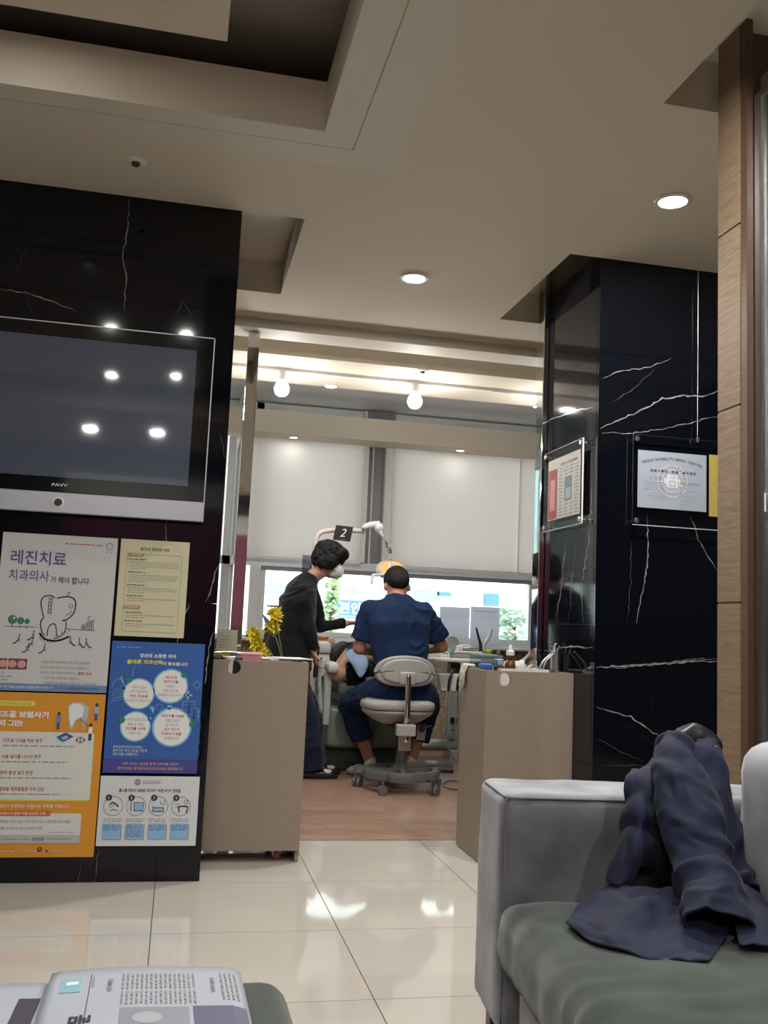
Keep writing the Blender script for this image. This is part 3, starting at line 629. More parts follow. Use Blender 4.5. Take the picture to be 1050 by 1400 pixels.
bm = B()
for a in [(TVX0-.002, TVX1+.002, .366, .370), (TVX1-.002, TVX1+.002, -.373, .37), (TVX0-.002, TVX0+.002, -.373, .37)]: bx(bm, a[0], a[1], -.003, .006, a[2], a[3])
obj('edge_trim', bm, M_SILV, tv)
MR = Matrix.Rotation(PI/2, 4, 'X')
bm = B(); lathe(bm, [(0, 0), (.0215, 0), (.0215, .003), (.017, .004), (.016, .002), (0, .002)], seg=28, M=Matrix.Translation((0, -.006, -.334)) @ MR); pw = obj('power_button', bm, M_WHITE, tv)
bm = B(); lathe(bm, [(0, 0), (.0145, 0), (.0135, .004), (0, .004)], seg=24, M=Matrix.Translation((0, -.0085, -.334)) @ MR); obj('button_centre', bm, M_BLACK, pw)
def print_on(parent, loc, wd, ht, rot=(PI/2, 0, 0), name='printed_mark'):
    o = bpy.data.objects.new(name, None); o.location = loc; o.rotation_euler = rot; link(o, parent); return Print(o, wd, ht)
def text_part(parent, s, loc, hgt, m, rot=(PI/2, 0, 0), width=None, bold=0, name='printed_lettering', align='C', shear=0):
    """one line of lettering as a mesh part with its own transform"""
    cu = bpy.data.curves.new('t', 'FONT'); cu.body = s; cu.size = 1; cu.offset = bold; cu.resolution_u = 3; cu.shear = shear
    o = bpy.data.objects.new('t', cu); me = bpy.data.meshes.new_from_object(o); bpy.data.objects.remove(o)
    co = np.empty(len(me.vertices)*3); me.vertices.foreach_get('co', co); co = co.reshape(-1, 3); mn = co.min(0); mx = co.max(0); sc = hgt/(mx[1]-mn[1]); sx = sc if not width else width/(mx[0]-mn[0])
    off = {'C': .5, 'L': 0, 'R': 1}[align]; co[:, 0] = (co[:, 0]-mn[0]-(mx[0]-mn[0])*off)*sx; co[:, 1] = (co[:, 1]-(mn[1]+mx[1])/2)*sc
    me.vertices.foreach_set('co', co.ravel()); me.name = name; me.materials.clear(); me.materials.append(m); q = link(bpy.data.objects.new(name, me), parent); q.location = loc; q.rotation_euler = rot; return q
text_part(tv, 'PAVV', (0, -.0012, -.266), .011, M_WHITE, width=.058, bold=.01)

# ---- posters: colours
def ink(n, c): return mat('ink_'+n, c, .6)
I_VIO = ink('violet', (.075, .07, .25)); I_BLK = M_INK; I_GRY = M_GREYINK; I_RED = ink('red', (.42, .03, .03)); I_BLU = ink('blue', (.12, .22, .45)); I_GRN = ink('green', (.02, .20, .11)); I_WHT = ink('white', (.72, .73, .72))
I_YEL = ink('yellow', (.62, .60, .10)); I_ORG = ink('orange', (.63, .27, .025)); I_SKY = ink('sky', (.16, .42, .68)); I_LSKY = ink('light_sky', (.25, .43, .66)); I_BROWN = ink('ochre', (.42, .24, .08)); I_PINK = ink('pink', (.58, .32, .30)); I_MAR = ink('dark_maroon', (.16, .05, .05)); I_DB = ink('deep_blue', (.03, .09, .30)); I_LG = ink('light_grey', (.42, .44, .43)); I_MINT = ink('mint', (.10, .42, .33))
FY = 3.866
# 1: resin treatment poster
o, p = sheet('poster', 'large white poster with violet Korean heading and a big line-drawn tooth', 'poster', (-.4615, FY, .9995), .425, .596, mat('white_poster_paper', (.52, .52, .52), .55), group=None)
p.text('레진치료', .085, .155, .128, I_VIO, align='L', width=.475, bold=.012); p.text('치과의사', .08, .27, .10, I_VIO, align='L', width=.345, bold=.006); p.text('가 해야 합니다.', .44, .29, .062, I_BLK, align='L', width=.345, bold=.008)
p.words(.54, .88, .052, .011, I_RED, seed=1); p.ring(.93, .055, .028, .004, I_BLK); p.line([(.915, .085), (.91, .10)], .004, I_BLK); p.line([(.945, .085), (.95, .10)], .004, I_BLK)
def crv(pts, n=8): return [(q.x, q.y) for q in spline([(a, b, 0) for a, b in pts], n)]
p.line(crv([(.41, .54), (.385, .48), (.375, .43), (.40, .40), (.45, .393), (.49, .405)]), .009, I_BLK); p.line(crv([(.51, .407), (.56, .398), (.61, .395), (.66, .41), (.675, .45), (.66, .50), (.62, .535), (.57, .55)]), .010, I_BLK)
p.line(crv([(.40, .54), (.385, .57), (.40, .62), (.43, .65)]), .009, I_BLK); p.line(crv([(.45, .65), (.455, .60), (.48, .575), (.51, .575), (.525, .61), (.53, .65)]), .008, I_BLK); p.line(crv([(.60, .55), (.605, .60), (.58, .64), (.52, .665)]), .008, I_BLK)
p.rect(.445, .405, .465, .51, I_LG, lay=1); 
for k in range(5): p.line([(.442, .41+.022*k), (.47, .418+.022*k)], .005, I_BLK)
p.line([(.442, .405), (.44, .51)], .005, I_BLK); p.line([(.468, .405), (.465, .51)], .005, I_BLK); p.ring(.635, .455, .016, .004, I_BLK); p.line(crv([(.60, .515), (.63, .50), (.64, .485)]), .005, I_BLK); p.line([(.60, .385), (.605, .365), (.62, .37)], .006, I_BLK)
p.line(crv([(.385, .635), (.43, .668), (.50, .68), (.57, .672), (.635, .65)]), .016, I_MAR, lay=3)
for k in range(9): p.line([(.39+.03*k, .632+.012*math.sin(k*.5+.6)*3), (.40+.03*k, .66+.012*math.sin(k*.5+.6)*3)], .004, I_BLK, lay=4)
for x, y, r in ((.145, .555, .036), (.215, .56, .027), (.27, .563, .02)): p.disc(x, y, r, I_GRN); p.ring(x, y, r, .004, I_BLK); p.line([(x, y+.03), (x, y+.045)], .006, I_BLK)
p.line([(.09, .60), (.35, .597)], .004, I_BLK); p.line([(.60, .60), (.86, .605)], .004, I_BLK); p.disc(.158, .545, .01, I_WHT, lay=3)
for x, h in ((.74, .03), (.755, .02), (.77, .04), (.79, .085), (.81, .055), (.83, .06)): p.line([(x, .603), (x, .603-h), (x+.012, .603-h-.006), (x+.012, .603)], .004, I_BLK)
for x, y, s in ((.215, .68, 1), (.335, .655, 1), (.33, .70, 1), (.30, .735, 1), (.44, .735, 1), (.65, .68, -1), (.73, .69, -1), (.79, .69, -1)):
    p.disc(x, y-.03, .007, I_BLK, name='printed_line_drawing'); p.line([(x, y-.022), (x-.006*s, y), (x+.008*s, y+.014)], .006, I_BLK); p.line([(x-.012*s, y-.012), (x+.012*s, y-.006)], .004, I_BLK); p.line([(x-.006*s, y), (x-.03*s, y+.022), (x-.05*s, y+.024)], .010, I_BLK)
p.rect(.0, .80, .13, .868, I_MAR); p.rect(.14, .80, .30, .868, I_MAR)
for x in (.035, .10, .175, .255): p.disc(x, .834, .036, I_PINK, lay=2, ry=.033); p.ring(x, .834, .02, .003, I_RED, lay=3)
p.rect(.0, .885, .04, .925, I_SKY)
for k, wd in enumerate((.05, .13, .09, .20, .11)): p.words(.06, .06+wd, .89+.022*k, .011, I_GRY, seed=k)
for k in range(6):
    y = .815+.033*k
    if k == 2: p.text('만약 치과 직원이 레진치료를 한다면', .57, y, .022, I_GRY, width=.30); p.text('불법 진료', .80, y, .024, I_RED, width=.12, bold=.01)
    elif k == 4: p.text('스케일링을 제외한 잇몸치료, 신경치료는', .68, y, .024, I_BLU, width=.46)
    elif k in (1, 5): p.text('반드시 치과의사가 해야 하는 진료입니다.', .63, y, .022, I_GRY, width=.42)
    else: p.text('레진을 이용한 충치치료는 매우 좋은 치료법이며' if k == 0 else '그 치료의 질도 보장받을 수 없습니다.', .63 if k == 0 else .59, y, .022, I_GRY, width=.42 if k == 0 else .34)
p.rect(0, .955, 1, 1.0, ink('steel_blue', (.13, .22, .40))); p.text('우편레진치료는 당신의 입안을 행복하게 합니다.'.replace('우편', '무면허 ')[0:26], .04, .977, .024, I_WHT, align='L', width=.5, bold=.01); p.text('대한치과개원의협회', .80, .977, .022, I_DB, width=.25)
p.done()
# 2: patients' rights sheet
o, p = sheet('poster', 'small cream sheet with a thin ochre border and dense fine print', 'poster', (-.105, FY, 1.11), .264, .377, mat('cream_poster_paper', (.56, .53, .36), .6))
p.text('환자의 권리와 의무', .5, .095, .05, I_BLK, width=.42, bold=.006)
p.line([(.10, .15), (.88, .15), (.90, .165), (.90, .935), (.88, .95), (.12, .95), (.10, .935), (.10, .165)], .005, I_BROWN, closed=True)
for y, t in ((.158, '1. 환자의 권리'), (.70, '2. 환자의 의무')): p.rect(.11, y-.015, .345, y+.018, I_BROWN, lay=3, r=.02); p.text(t, .228, y+.001, .028, I_WHT, lay=4, width=.17)
y = .205
for n in (4, 4, 3, 2, 0, 2, 2):
    if n == 0: y = .755; continue
    p.words(.13, .13+.25, y, .016, I_BLK, seed=int(y*99)); y += .028
    for k in range(n): p.words(.15, .86 if k < n-1 else .4, y, .010, I_GRY, seed=int(y*999)); y += .023
    y += .014
p.done()
# 3: blue poster with speech bubbles
o, p = sheet('poster', 'blue poster with four round white speech bubbles', 'poster', (-.0645, FY, .6525), .353, .498, mat('blue_poster_paper', (.025, .10, .36), .5))
p.words(.05, .33, .045, .014, I_SKY, seed=3)
p.text('당신의 소중한 치아', .50, .105, .045, I_WHT, width=.39, bold=.03); p.text('올바른 치과선택', .36, .155, .05, I_YEL, width=.38, bold=.035); p.text('이 중요합니다', .69, .162, .04, I_WHT, width=.27, bold=.025)
for cx, cyy, r, L_, gx, gy in ((.32, .40, .17, [('터무니 없이', .15, 0), ('낮은 진료비는', .19, 0), ('과잉 진료로', .20, 1), ('이어질 수 있습니다!', .26, 0)], -.11, -.105), (.655, .335, .19, [("'최고'와", .13, 1), ("'최저가'를", .16, 1), ('내세운', .09, 0), ('과장 광고에', .17, 0), ('현혹되지 마십시오!', .26, 0)], .135, -.09), (.31, .648, .165, [('지속적으로 믿고', .23, 0), ('찾을 수 있는', .17, 0), ('치과를 선택', .21, 1), ('하십시오!', .13, 0)], -.145, -.045), (.70, .648, .215, [("'최저가'를 내세운", .25, 1), ('서울 강남의', .16, 0), ('한 치과가', .13, 0), ('돌연 폐업해', .16, 0), ('피해자가 속출', .21, 1), ('하였습니다!', .16, 0)], .215, -.025)):
    p.disc(cx, cyy, r, I_SKY, lay=2); p.disc(cx, cyy, r*.91, I_WHT, lay=3, name='printed_bubble')
    n = len(L_)
    for k, (t, wd, red) in enumerate(L_): p.text(t, cx, cyy+(k-(n-1)/2)*.034, .033, I_RED if red else I_GRY, lay=4, width=wd, bold=.012 if red else 0)
    p.disc(cx+gx, cyy+gy, .032, I_GRN, lay=5, name='printed_green_dot')
p.poly([(.50, .50), (.49, .55), (.44, .49)], I_SKY, lay=2); p.poly([(.63, .48), (.66, .53), (.69, .48)], I_SKY, lay=2); p.poly([(.43, .58), (.48, .575), (.45, .62)], I_SKY, lay=2)
p.ring(.94, .318, .032, .006, I_LSKY)
for k in range(8): a = k*PI/4; p.line([(.94+.042*math.cos(a), .318+.03*math.sin(a)), (.94+.056*math.cos(a), .318+.04*math.sin(a))], .005, I_LSKY)
p.line([(.85, .37), (.85, .43)], .022, I_LSKY); p.line([(.81, .40), (.89, .40)], .022, I_LSKY)
for x0, x1, y0, y1 in ((.80, .87, .45, .57), (.87, .93, .45, .60), (.93, .975, .50, .59)):
    p.line([(x0, y1), (x0, y0), (x1, y0), (x1, y1)], .005, I_LSKY)
    for a in range(2):
        for b2 in range(3): p.line([(x0+.013+.028*a, y0+.02+.035*b2), (x0+.03+.028*a, y0+.02+.035*b2), (x0+.03+.028*a, y0+.036+.035*b2)], .003, I_LSKY)
p.line([(.03, .45), (.16, .42)], .004, I_LSKY); p.line([(.03, .47), (.16, .44)], .004, I_LSKY)
for x, y, r in ((.09, .40, .045), (.09, .40, .02), (.14, .36, .02), (.11, .25, .018), (.55, .50, .035)): p.ring(x, y, r, .005, I_LSKY)
p.line([(.03, .36), (.05, .31), (.11, .28), (.15, .33), (.17, .38)], .006, I_LSKY); p.line([(.12, .27), (.18, .38)], .01, I_LSKY); p.line([(.24, .27), (.245, .22), (.26, .19)], .005, I_LSKY)
for k, wd in enumerate((.31, .36, .27)): p.text(['광주광역시치과의사회는', '광주시민 치아 건강을 꾸준히', '지킬 것을 다짐합니다.'][k], .09, .805+.027*k, .030, I_WHT, align='L', width=wd)
p.rect(0, .895, 1, 1, ink('indigo_band', (.045, .05, .24)), lay=1); p.text('귀하 치아는 평생을 함께 지켜야할 동반자', .50, .93, .034, I_PINK, width=.60, bold=.012); p.text('광주치과는 광주광역시치과의사회와 함께합니다', .50, .965, .034, I_PINK, width=.70, bold=.012)
p.done()
# 4: white sheet of care advice
o, p = sheet('poster', 'wide white sheet with four circled icons over blue boxes, lowest poster', 'poster', (-.060, FY, .2625), .37, .259, mat('bright_poster_paper', (.60, .62, .65), .5))
p.ring(.37, .085, .028, .006, I_GRY); p.ring(.37, .085, .015, .006, I_GRY); p.text('대한치과보철학회', .51, .08, .03, I_GRY, width=.18); p.line([(.42, .105), (.60, .105)], .003, I_GRY)
p.text('틀니를 최상의 상태로 유지하기 위한 4가지 관리법', .5, .205, .036, I_BLK, width=.62, bold=.012)
for k in range(4):
    x = .145+.226*k; p.ring(x, .43, .096, .004, I_BLK); p.disc(x-.05, .31, .032, I_BLK, lay=3); p.text(str(k+1), x-.05, .31, .03, I_WHT, lay=4)
    p.rect(x-.09, .69, x+.10, .915, I_GRY, r=.012); p.rect(x-.095, .68, x+.09, .905, I_LSKY, lay=2, r=.012)
    for j in range((3, 6, 3, 3)[k]): p.words(x-.085, x+.075, .71+.03*j, .010, I_DB, seed=40+k*7+j)
    for j in range(2): p.words(x-.09, x+.09, .615+.03*j, .010, I_GRY, seed=80+k*5+j)
x = .145; p.line(crv([(x-.04, .42), (x-.01, .38), (x+.03, .41), (x+.05, .44)]), .012, I_GRY); p.line(crv([(x-.03, .50), (x, .48), (x+.04, .50)]), .006, I_BLK); p.line([(x-.04, .46), (x+.02, .40)], .005, I_BLK)
x = .371; p.rect(x-.01, .39, x+.07, .49, I_LSKY, lay=3); p.line([(x-.02, .38), (x-.015, .50), (x+.07, .50), (x+.075, .38)], .006, I_BLK, closed=True); p.line([(x-.05, .37), (x-.05, .50)], .014, I_GRY)
x = .597; p.rect(x-.05, .46, x+.05, .50, I_LSKY, lay=3); p.line([(x-.055, .42), (x-.055, .51), (x+.055, .51), (x+.055, .45), (x-.055, .45)], .006, I_BLK); p.ring(x+.04, .37, .024, .005, I_BLK, a0=-60, a1=200)
x = .823; p.line(crv([(x-.01, .52), (x-.02, .44), (x+.03, .43), (x+.07, .44), (x+.06, .52)]), .012, I_GRY); p.ring(x+.05, .37, .02, .004, I_BLK); 
for j in range(6): p.line([(x-.05+.015*(j % 3), .40+.04*(j//3)), (x-.045+.015*(j % 3), .40+.04*(j//3))], .008, I_BLK)
p.done()
# 5: orange poster
o, p = sheet('poster', 'orange poster with white panels and a big tooth picture, lower left', 'poster', (-.4615, FY, .3945), .423, .602, mat('orange_poster_paper', (.62, .26, .02), .5))
M_PNL = ink('panel_white', (.60, .62, .58))
p.rect(.0, .052, .40, .085, I_YEL, r=.02); p.text('보험사기 사례로 보는 유의사항', .20, .069, .024, I_BROWN, width=.34)
p.text('치조골 보험사기', .055, .135, .06, I_WHT, align='L', width=.465, bold=.05); p.text('이제 그만!', .055, .19, .058, I_WHT, align='L', width=.25, bold=.05)
p.poly([(.68, .08), (.71, .055), (.80, .05), (.86, .08), (.86, .13), (.83, .23), (.81, .17), (.79, .15), (.755, .17), (.735, .225), (.71, .22), (.69, .15)], I_LG, lay=2, name='printed_tooth'); p.poly([(.69, .085), (.72, .06), (.78, .06), (.82, .085), (.81, .14), (.755, .16), (.72, .21), (.70, .15)], I_WHT, lay=3, name='printed_tooth')
p.rect(0, .245, .93, .66, I_YEL, lay=1, r=.02); p.rect(0, .24, .925, .652, M_PNL, lay=2, r=.02)
for x, y, c in ((.61, .16, I_BLU), (.93, .10, I_LSKY), (.89, .225, I_WHT)): p.disc(x, y-.035, .014, I_BLK, lay=4, name='printed_figure'); p.rect(x-.017, y-.022, x+.017, y+.02, c, lay=4, name='printed_figure'); p.rect(x-.013, y+.02, x+.013, y+.062, I_DB if c != I_WHT else I_BLK, lay=4, name='printed_figure')
p.line([(.87, .20), (.79, .15)], .004, I_BLK, lay=5); p.poly([(.60, .27), (.68, .24), (.75, .265), (.66, .30)], I_DB, lay=4); p.line([(.65, .275), (.69, .262), (.70, .27), (.66, .285)], .008, I_WHT, lay=5); p.disc(.81, .285, .04, ink('purple', (.20, .05, .20)), lay=4, ry=.026); p.line([(.79, .277), (.83, .293)], .014, I_WHT, lay=5); p.line([(.83, .277), (.79, .293)], .014, I_WHT, lay=5)
for k, (t, wd, d) in enumerate((('치조골 이식술 허위 청구', .33, .60), ('수술 일자를 나누어 청구', .33, .56), ('병력 발생 일자 변경', .27, .60), ('질병을 재해골절로 허위 진단', .38, .52))):
    y = .295+.098*k; p.text(t, .155, y, .036, I_RED, align='L', width=wd, bold=.012); p.words(.155, .155+d, y+.032, .014, I_GRY, seed=60+k); p.disc(.06, y+.01, .045, I_YEL if k == 0 else I_WHT, lay=3); p.ring(.06, y+.01, .045, .005, I_BLK, lay=4); p.ring(.065, y+.012, .02, .005, I_BLK, lay=4, a0=0, a1=250)
p.text('당신의 제보가 신뢰받는 아름다운 사회를 만듭니다', .06, .692, .032, I_WHT, align='L', width=.70, bold=.008)
p.rect(0, .735, .87, .915, M_PNL, lay=2, r=.02); p.rect(.0, .865, .87, .915, I_LG, lay=3, r=.015); p.rect(.14, .72, .61, .752, ink('orange_red', (.55, .12, .03)), lay=4, r=.02); p.text('보험사기 관련 처벌·포상금 조항', .375, .736, .024, I_WHT, lay=5, width=.38, bold=.01)
p.text('보험사기방지 특별법 의거 10년 이하 징역 또는 5천만원 이하 벌금', .02, .785, .026, I_GRY, align='L', width=.76, bold=.008); p.text('보험사기로 확인될 시 포상금 최고 10억원 지급', .02, .825, .026, I_GRY, align='L', width=.53, bold=.008); p.words(.60, .84, .85, .008, I_GRY, seed=9)
p.rect(.06, .88, .16, .90, I_GRY, lay=4); p.words(.18, .46, .89, .012, I_GRY, lay=4, seed=10); p.rect(.47, .88, .57, .90, I_GRY, lay=4); p.words(.59, .80, .89, .012, I_GRY, lay=4, seed=12)
p.disc(.19, .963, .02, I_WHT, lay=2); p.disc(.18, .967, .014, I_DB, lay=3); p.words(.05, .12, .965, .018, I_GRY, seed=3); p.words(.22, .34, .963, .018, I_LG, seed=4); p.words(.40, .52, .963, .02, I_PINK, seed=5); p.ring(.54, .952, .015, .008, I_RED, lay=3); p.disc(.60, .963, .012, I_DB, lay=2); p.words(.62, .76, .963, .016, I_LG, seed=6)
p.done()

# ---- framed certificates
def standoff(parent, loc, axis):
    bm = B(); d = Vector(axis); a, b = frame(d); Q = Matrix(((a.x, b.x, d.x), (a.y, b.y, d.y), (a.z, b.z, d.z))).to_4x4()
    lathe(bm, [(0, -.026), (.006, -.026), (.006, .002), (.011, .002), (.011, .007), (.009, .009), (0, .009)], seg=18, M=Matrix.Translation(loc) @ Q); bmesh.ops.recalc_face_normals(bm, faces=bm.faces); obj('standoff_bolt', bm, M_STEEL, parent, False)
ac = thing('certificate_frame', 'clear acrylic frame holding a grey certificate on the black marble front', 'frame', (2.30, 3.842, 1.693)); HX = .387
boxobj('acrylic_sheet', -HX, HX, -.003, .003, -.20, .20, M_ACR, ac); boxobj('edge', -HX, HX, -.0035, .0035, -.2025, -.20, M_WHITE, ac); boxobj('edge', -HX, HX, -.0035, .0035, .20, .201, M_STEEL, ac); boxobj('edge', -HX-.001, -HX, -.0035, .0035, -.20, .20, M_STEEL, ac)
for sx in (-1, 1):
    for sz in (-1, 1): standoff(ac, (sx*(HX-.018), 0, sz*.182), (0, -1, 0))
bm = B(); tube(bm, [(-.073, .004, .21), (-.073, .004, ZC-1.69)], .0012, 6); wr_ = obj('hanging_wire', bm, M_STEEL, ac); boxobj('wire_clip', -.079, -.067, -.006, .008, .19, .212, M_STEEL, ac, .001)
c1 = boxobj('certificate', -.361, -.028, .004, .006, -.122, .134, mat('certificate_paper', (.40, .43, .50), .6), ac)
CP = Print(c1, .333, .256)
class PV:  # prints in the xz plane of a parent (viewer at -y)
    pass
def print_xz(parent, cx, cz, wd, ht, y, fn):
    e2 = bpy.data.objects.new('printed_side', None); h = Print(e2, wd, ht); fn(h); T = Matrix.Translation((cx, y, cz)) @ Matrix.Rotation(PI/2, 4, 'X')
    for b, m, name in h.d.values(): bmesh.ops.transform(b, matrix=T, verts=b.verts); obj(name, b, m, parent)['kind'] = 'stuff'
    bpy.data.objects.remove(e2)
def cert(h):
    h.z = .00012; T = 'CHOSUN UNIVERSITY DENTAL HOSPITAL'
    for i, ch in enumerate(T):
        if ch == ' ': continue
        t = (i-(len(T)-1)/2)/(len(T)-1); x = .5+t*.86; y = .12+.36*t*t; h.text(ch, x, y, .036, I_BLK, rot=-t*.72, bold=.01)
    for i, ch in enumerate('朝鮮大學校 附屬 齒科病院'):
        if ch != ' ': h.text(ch, .20+.052*i, .345, .04, I_BLK, bold=.012)
    h.ring(.5, .50, .215, .009, I_WHT, lay=2); h.ring(.5, .50, .15, .009, I_WHT, lay=2); h.ring(.5, .50, .185, .022, ink('seal_grey', (.55, .57, .62)), lay=1)
    h.rect(.42, .39, .58, .62, I_WHT, lay=3); h.rect(.38, .46, .42, .57, I_WHT, lay=3); h.rect(.58, .46, .62, .57, I_WHT, lay=3); h.text('大學', .5, .44, .05, I_LG, lay=6, width=.09); h.rect(.455, .50, .545, .60, I_LG, lay=4); h.rect(.47, .52, .53, .58, I_WHT, lay=5)
    h.text('수 료 증', .26, .475, .03, I_GRY, width=.18)
    for k, (x0, x1) in enumerate([(.09, .40), (.08, .36), (.08, .40), (.08, .38), (.2, .44), (.14, .44), (.25, .45)]): h.words(x0, x1, .55+.042*k+(.02 if k > 3 else 0), .008, I_GRY, seed=k)
    h.words(.56, .70, .46, .010, I_GRY, seed=30); h.text('Dental Hospital', .73, .53, .026, I_BLK, width=.32); 
    for k, (x0, x1) in enumerate([(.68, .80), (.60, .82), (.68, .84), (.58, .72), (.58, .86), (.64, .84), (.62, .82), (.62, .74)]): h.words(x0, x1, .57+.046*k, .008, I_GRY, seed=50+k)
print_xz(ac, -.1945, .006, .333, .256, .0039, cert)
c2_ = boxobj('yellow_certificate', -.014, .33, .004, .006, -.14, .14, mat('yellow_certificate_paper', (.50, .38, .09), .6), ac)
tag(c2_, 'yellow certificate at the right of the frame')
af = thing('certificate_frame', 'acrylic frame with a newspaper clipping on the side face of the black marble wall', 'frame', (1.728, 4.187, 1.69))
boxobj('acrylic_sheet', -.003, .003, -.23, .23, -.193, .193, M_ACR, af); boxobj('edge', -.0035, .0035, -.23, .23, -.195, -.193, M_WHITE, af); boxobj('edge', -.0035, .0035, -.231, -.23, -.193, .193, M_WHITE, af); boxobj('edge', -.0035, .0035, -.23, .23, .193, .194, M_STEEL, af)
for sy in (-1, 1):
    for sz in (-1, 1): standoff(af, (0, sy*.212, sz*.175), (-1, 0, 0))
boxobj('newspaper_clipping', .004, .006, -.19, .19, -.145, .15, mat('clipping_paper', (.50, .47, .40), .7), af)
bm = B(); bx(bm, .0032, .0038, .075, .185, -.14, .10); obj('red_panel', bm, ink('clipping_red', (.30, .05, .05)), af)
bm = B(); rn = random.Random(5)
bx(bm, .0028, .0030, .10, .16, -.10, .05); obj('pink_figures', bm, ink('faded_rose', (.48, .20, .19)), af)
bm = B()
for c in range(4):
    for r in range(15):
        y0 = -.18+.062*c
        if -1 < r < 15 and not (c in (1, 2) and 3 < r < 12): bx(bm, .0034, .0038, y0+.004, y0+.054*rn.uniform(.7, 1), -.135+.016*r, -.135+.016*r+.006)
obj('printed_small_print', bm, I_GRY, af); bm = B(); bx(bm, .0032, .0037, -.10, -.015, -.07, .045); obj('printed_photograph', bm, ink('photo_grey', (.16, .20, .22)), af)
bm = B(); bx(bm, .003, .0035, -.09, -.03, -.06, -.01); obj('printed_figure', bm, ink('photo_blue', (.30, .38, .42)), af); text_part(af, '사랑니 치과병원', (.0033, -.06, .112), .016, I_BLK, rot=(PI/2, 0, -PI/2), width=.20)

# ================================================================== CABINETS AT THE BAY ENTRANCE
def panel_hole(x0, x1, z0, z1, y, th, hx, hz, hr):
    bm = B(); o4 = [bm.verts.new((x, y, z)) for x, z in ((x0, z0), (x1, z0), (x1, z1), (x0, z1))]; es = [bm.edges.new((o4[i], o4[(i+1) % 4])) for i in range(4)]
    c = [bm.verts.new((hx+hr*math.cos(2*PI*k/28), y, hz+hr*math.sin(2*PI*k/28))) for k in range(28)]; es += [bm.edges.new((c[i], c[(i+1) % 28])) for i in range(28)]
    bmesh.ops.triangle_fill(bm, use_beauty=True, edges=es); fs = [f for f in bm.faces if (f.calc_center_median()-Vector((hx, y, hz))).length > hr*.5 or True]
    bad = [f for f in bm.faces if all((v.co-Vector((hx, y, hz))).length < hr*1.01 for v in f.verts)]
    bmesh.ops.delete(bm, geom=bad, context='FACES_ONLY'); r = bmesh.ops.extrude_face_region(bm, geom=list(bm.faces)); vs = [q for q in r['geom'] if isinstance(q, bmesh.types.BMVert)]; bmesh.ops.translate(bm, verts=vs, vec=(0, th, 0)); bmesh.ops.recalc_face_normals(bm, faces=bm.faces); return bm
def cabinet(x0, x1, y0, y1, z1, hole, lab, gap=.05):
    t = thing('rolling_cabinet', lab, 'cabinet', ((x0+x1)/2, (y0+y1)/2, 0)); W_ = (x1-x0)/2; D = (y1-y0)/2
    h = aY(*hole, y0); obj('front_panel', panel_hole(-W_, W_, gap, z1, -D, .016, h.x-(x0+x1)/2, h.z, .029), M_CAB, t)
    boxobj('side_panel', -W_, -W_+.016, -D+.0165, D, .004 if gap < .03 else .03, z1-.0005, M_CAB, t); boxobj('side_panel', W_-.016, W_, -D+.0165, D, .002, z1-.0005, M_CAB, t); boxobj('back_panel', -W_+.017, W_-.017, D-.016, D, gap+.02, z1-.001, M_CAB, t)
    boxobj('shelf', -W_+.017, W_-.017, -D+.017, D-.017, z1-.10, z1-.085, M_CAB, t); boxobj('bottom_board', -W_+.017, W_-.017, -D+.017, D-.017, gap+.012, gap+.03, M_CAB, t)
    for sx in (-1, 1):
        for sy in (-1, 1):
            wz = (gap+.012)/2; x = sx*(W_-.09); y = sy*(D-.06); bm = B(); lathe(bm, [(0, -.010), (wz*.9, -.010), (wz, -.005), (wz, .005), (wz*.9, .010), (0, .010)], seg=18, M=Matrix.Translation((x, y, wz)) @ Matrix.Rotation(PI/2, 4, 'Y')); bmesh.ops.recalc_face_normals(bm, faces=bm.faces); cw = obj('castor', bm, mat('red_castor', (.25, .02, .03), .4), t)
            bm = B(); box(bm, (x, y+.012, wz*1.15), (.028, .02, wz*1.6), .002); obj('castor_fork', bm, M_STEEL, cw)
    return t
cabL = cabinet(.0, .565, 4.14, 4.60, .833, (320, 912), 'beige linen-look cabinet left of the bay opening, with red castors')
boxobj('hole_lining', -.12, -.06, -.21, -.20, .76, .815, mat('yellow_green_things', (.30, .28, .08), .5, vary=.9, vscale=60), cabL)
cabR = cabinet(1.345, 1.757, 4.08, 4.455, .829, (690, 929), 'beige linen-look cabinet right of the bay opening, beside the marble wall', gap=.012)
TZ_L, TZ_R = .748, .744

def onY(u, v, y, z=None): p_ = aY(u, v, y); return p_
# things on the right cabinet stand on a shallow tray level with its rim
def put(name, lab, cat, u, y, z, parts, group=None, rot=0):
    p_ = aY(u, 905, y); t = thing(name, lab, cat, (p_.x, y, z), (0, 0, rot), group)
    for nm, prof, m in parts: latheobj(nm, prof, m, t, seg=22)
    return t
bR = thing('white_tray', 'white plastic tray on the right cabinet holding bottles', 'tray', (1.56, 4.27, TZ_R)); 
bm = B(); bx(bm, -.115, .115, -.10, .10, 0, .012, .003)
for a in [(-.115, .115, -.10, -.094), (-.115, .115, .094, .10)]: bx(bm, a[0], a[1], a[2], a[3], .012, .093)
for a in [(-.115, -.109), (.109, .115)]: bx(bm, a[0], a[1], -.093, .093, .012, .093)
obj('tray_body', bm, M_WHITE, bR); ZT = TZ_R+.013
M_AMB = mat('amber_glass', (.12, .028, .008), .08, spec=.6, coat=.5)
put('blue_capped_bottle', 'amber bottle with a pale blue cap on the right cabinet', 'bottle', 682, 4.24, ZT, [('body', [(0, 0), (.022, 0), (.024, .003), (.024, .088), (.016, .096), (0, .096)], M_AMB), ('cap', [(0, .094), (.021, .094), (.022, .098), (.022, .117), (.019, .120), (0, .120)], mat('pale_blue_cap', (.22, .42, .46), .4))])
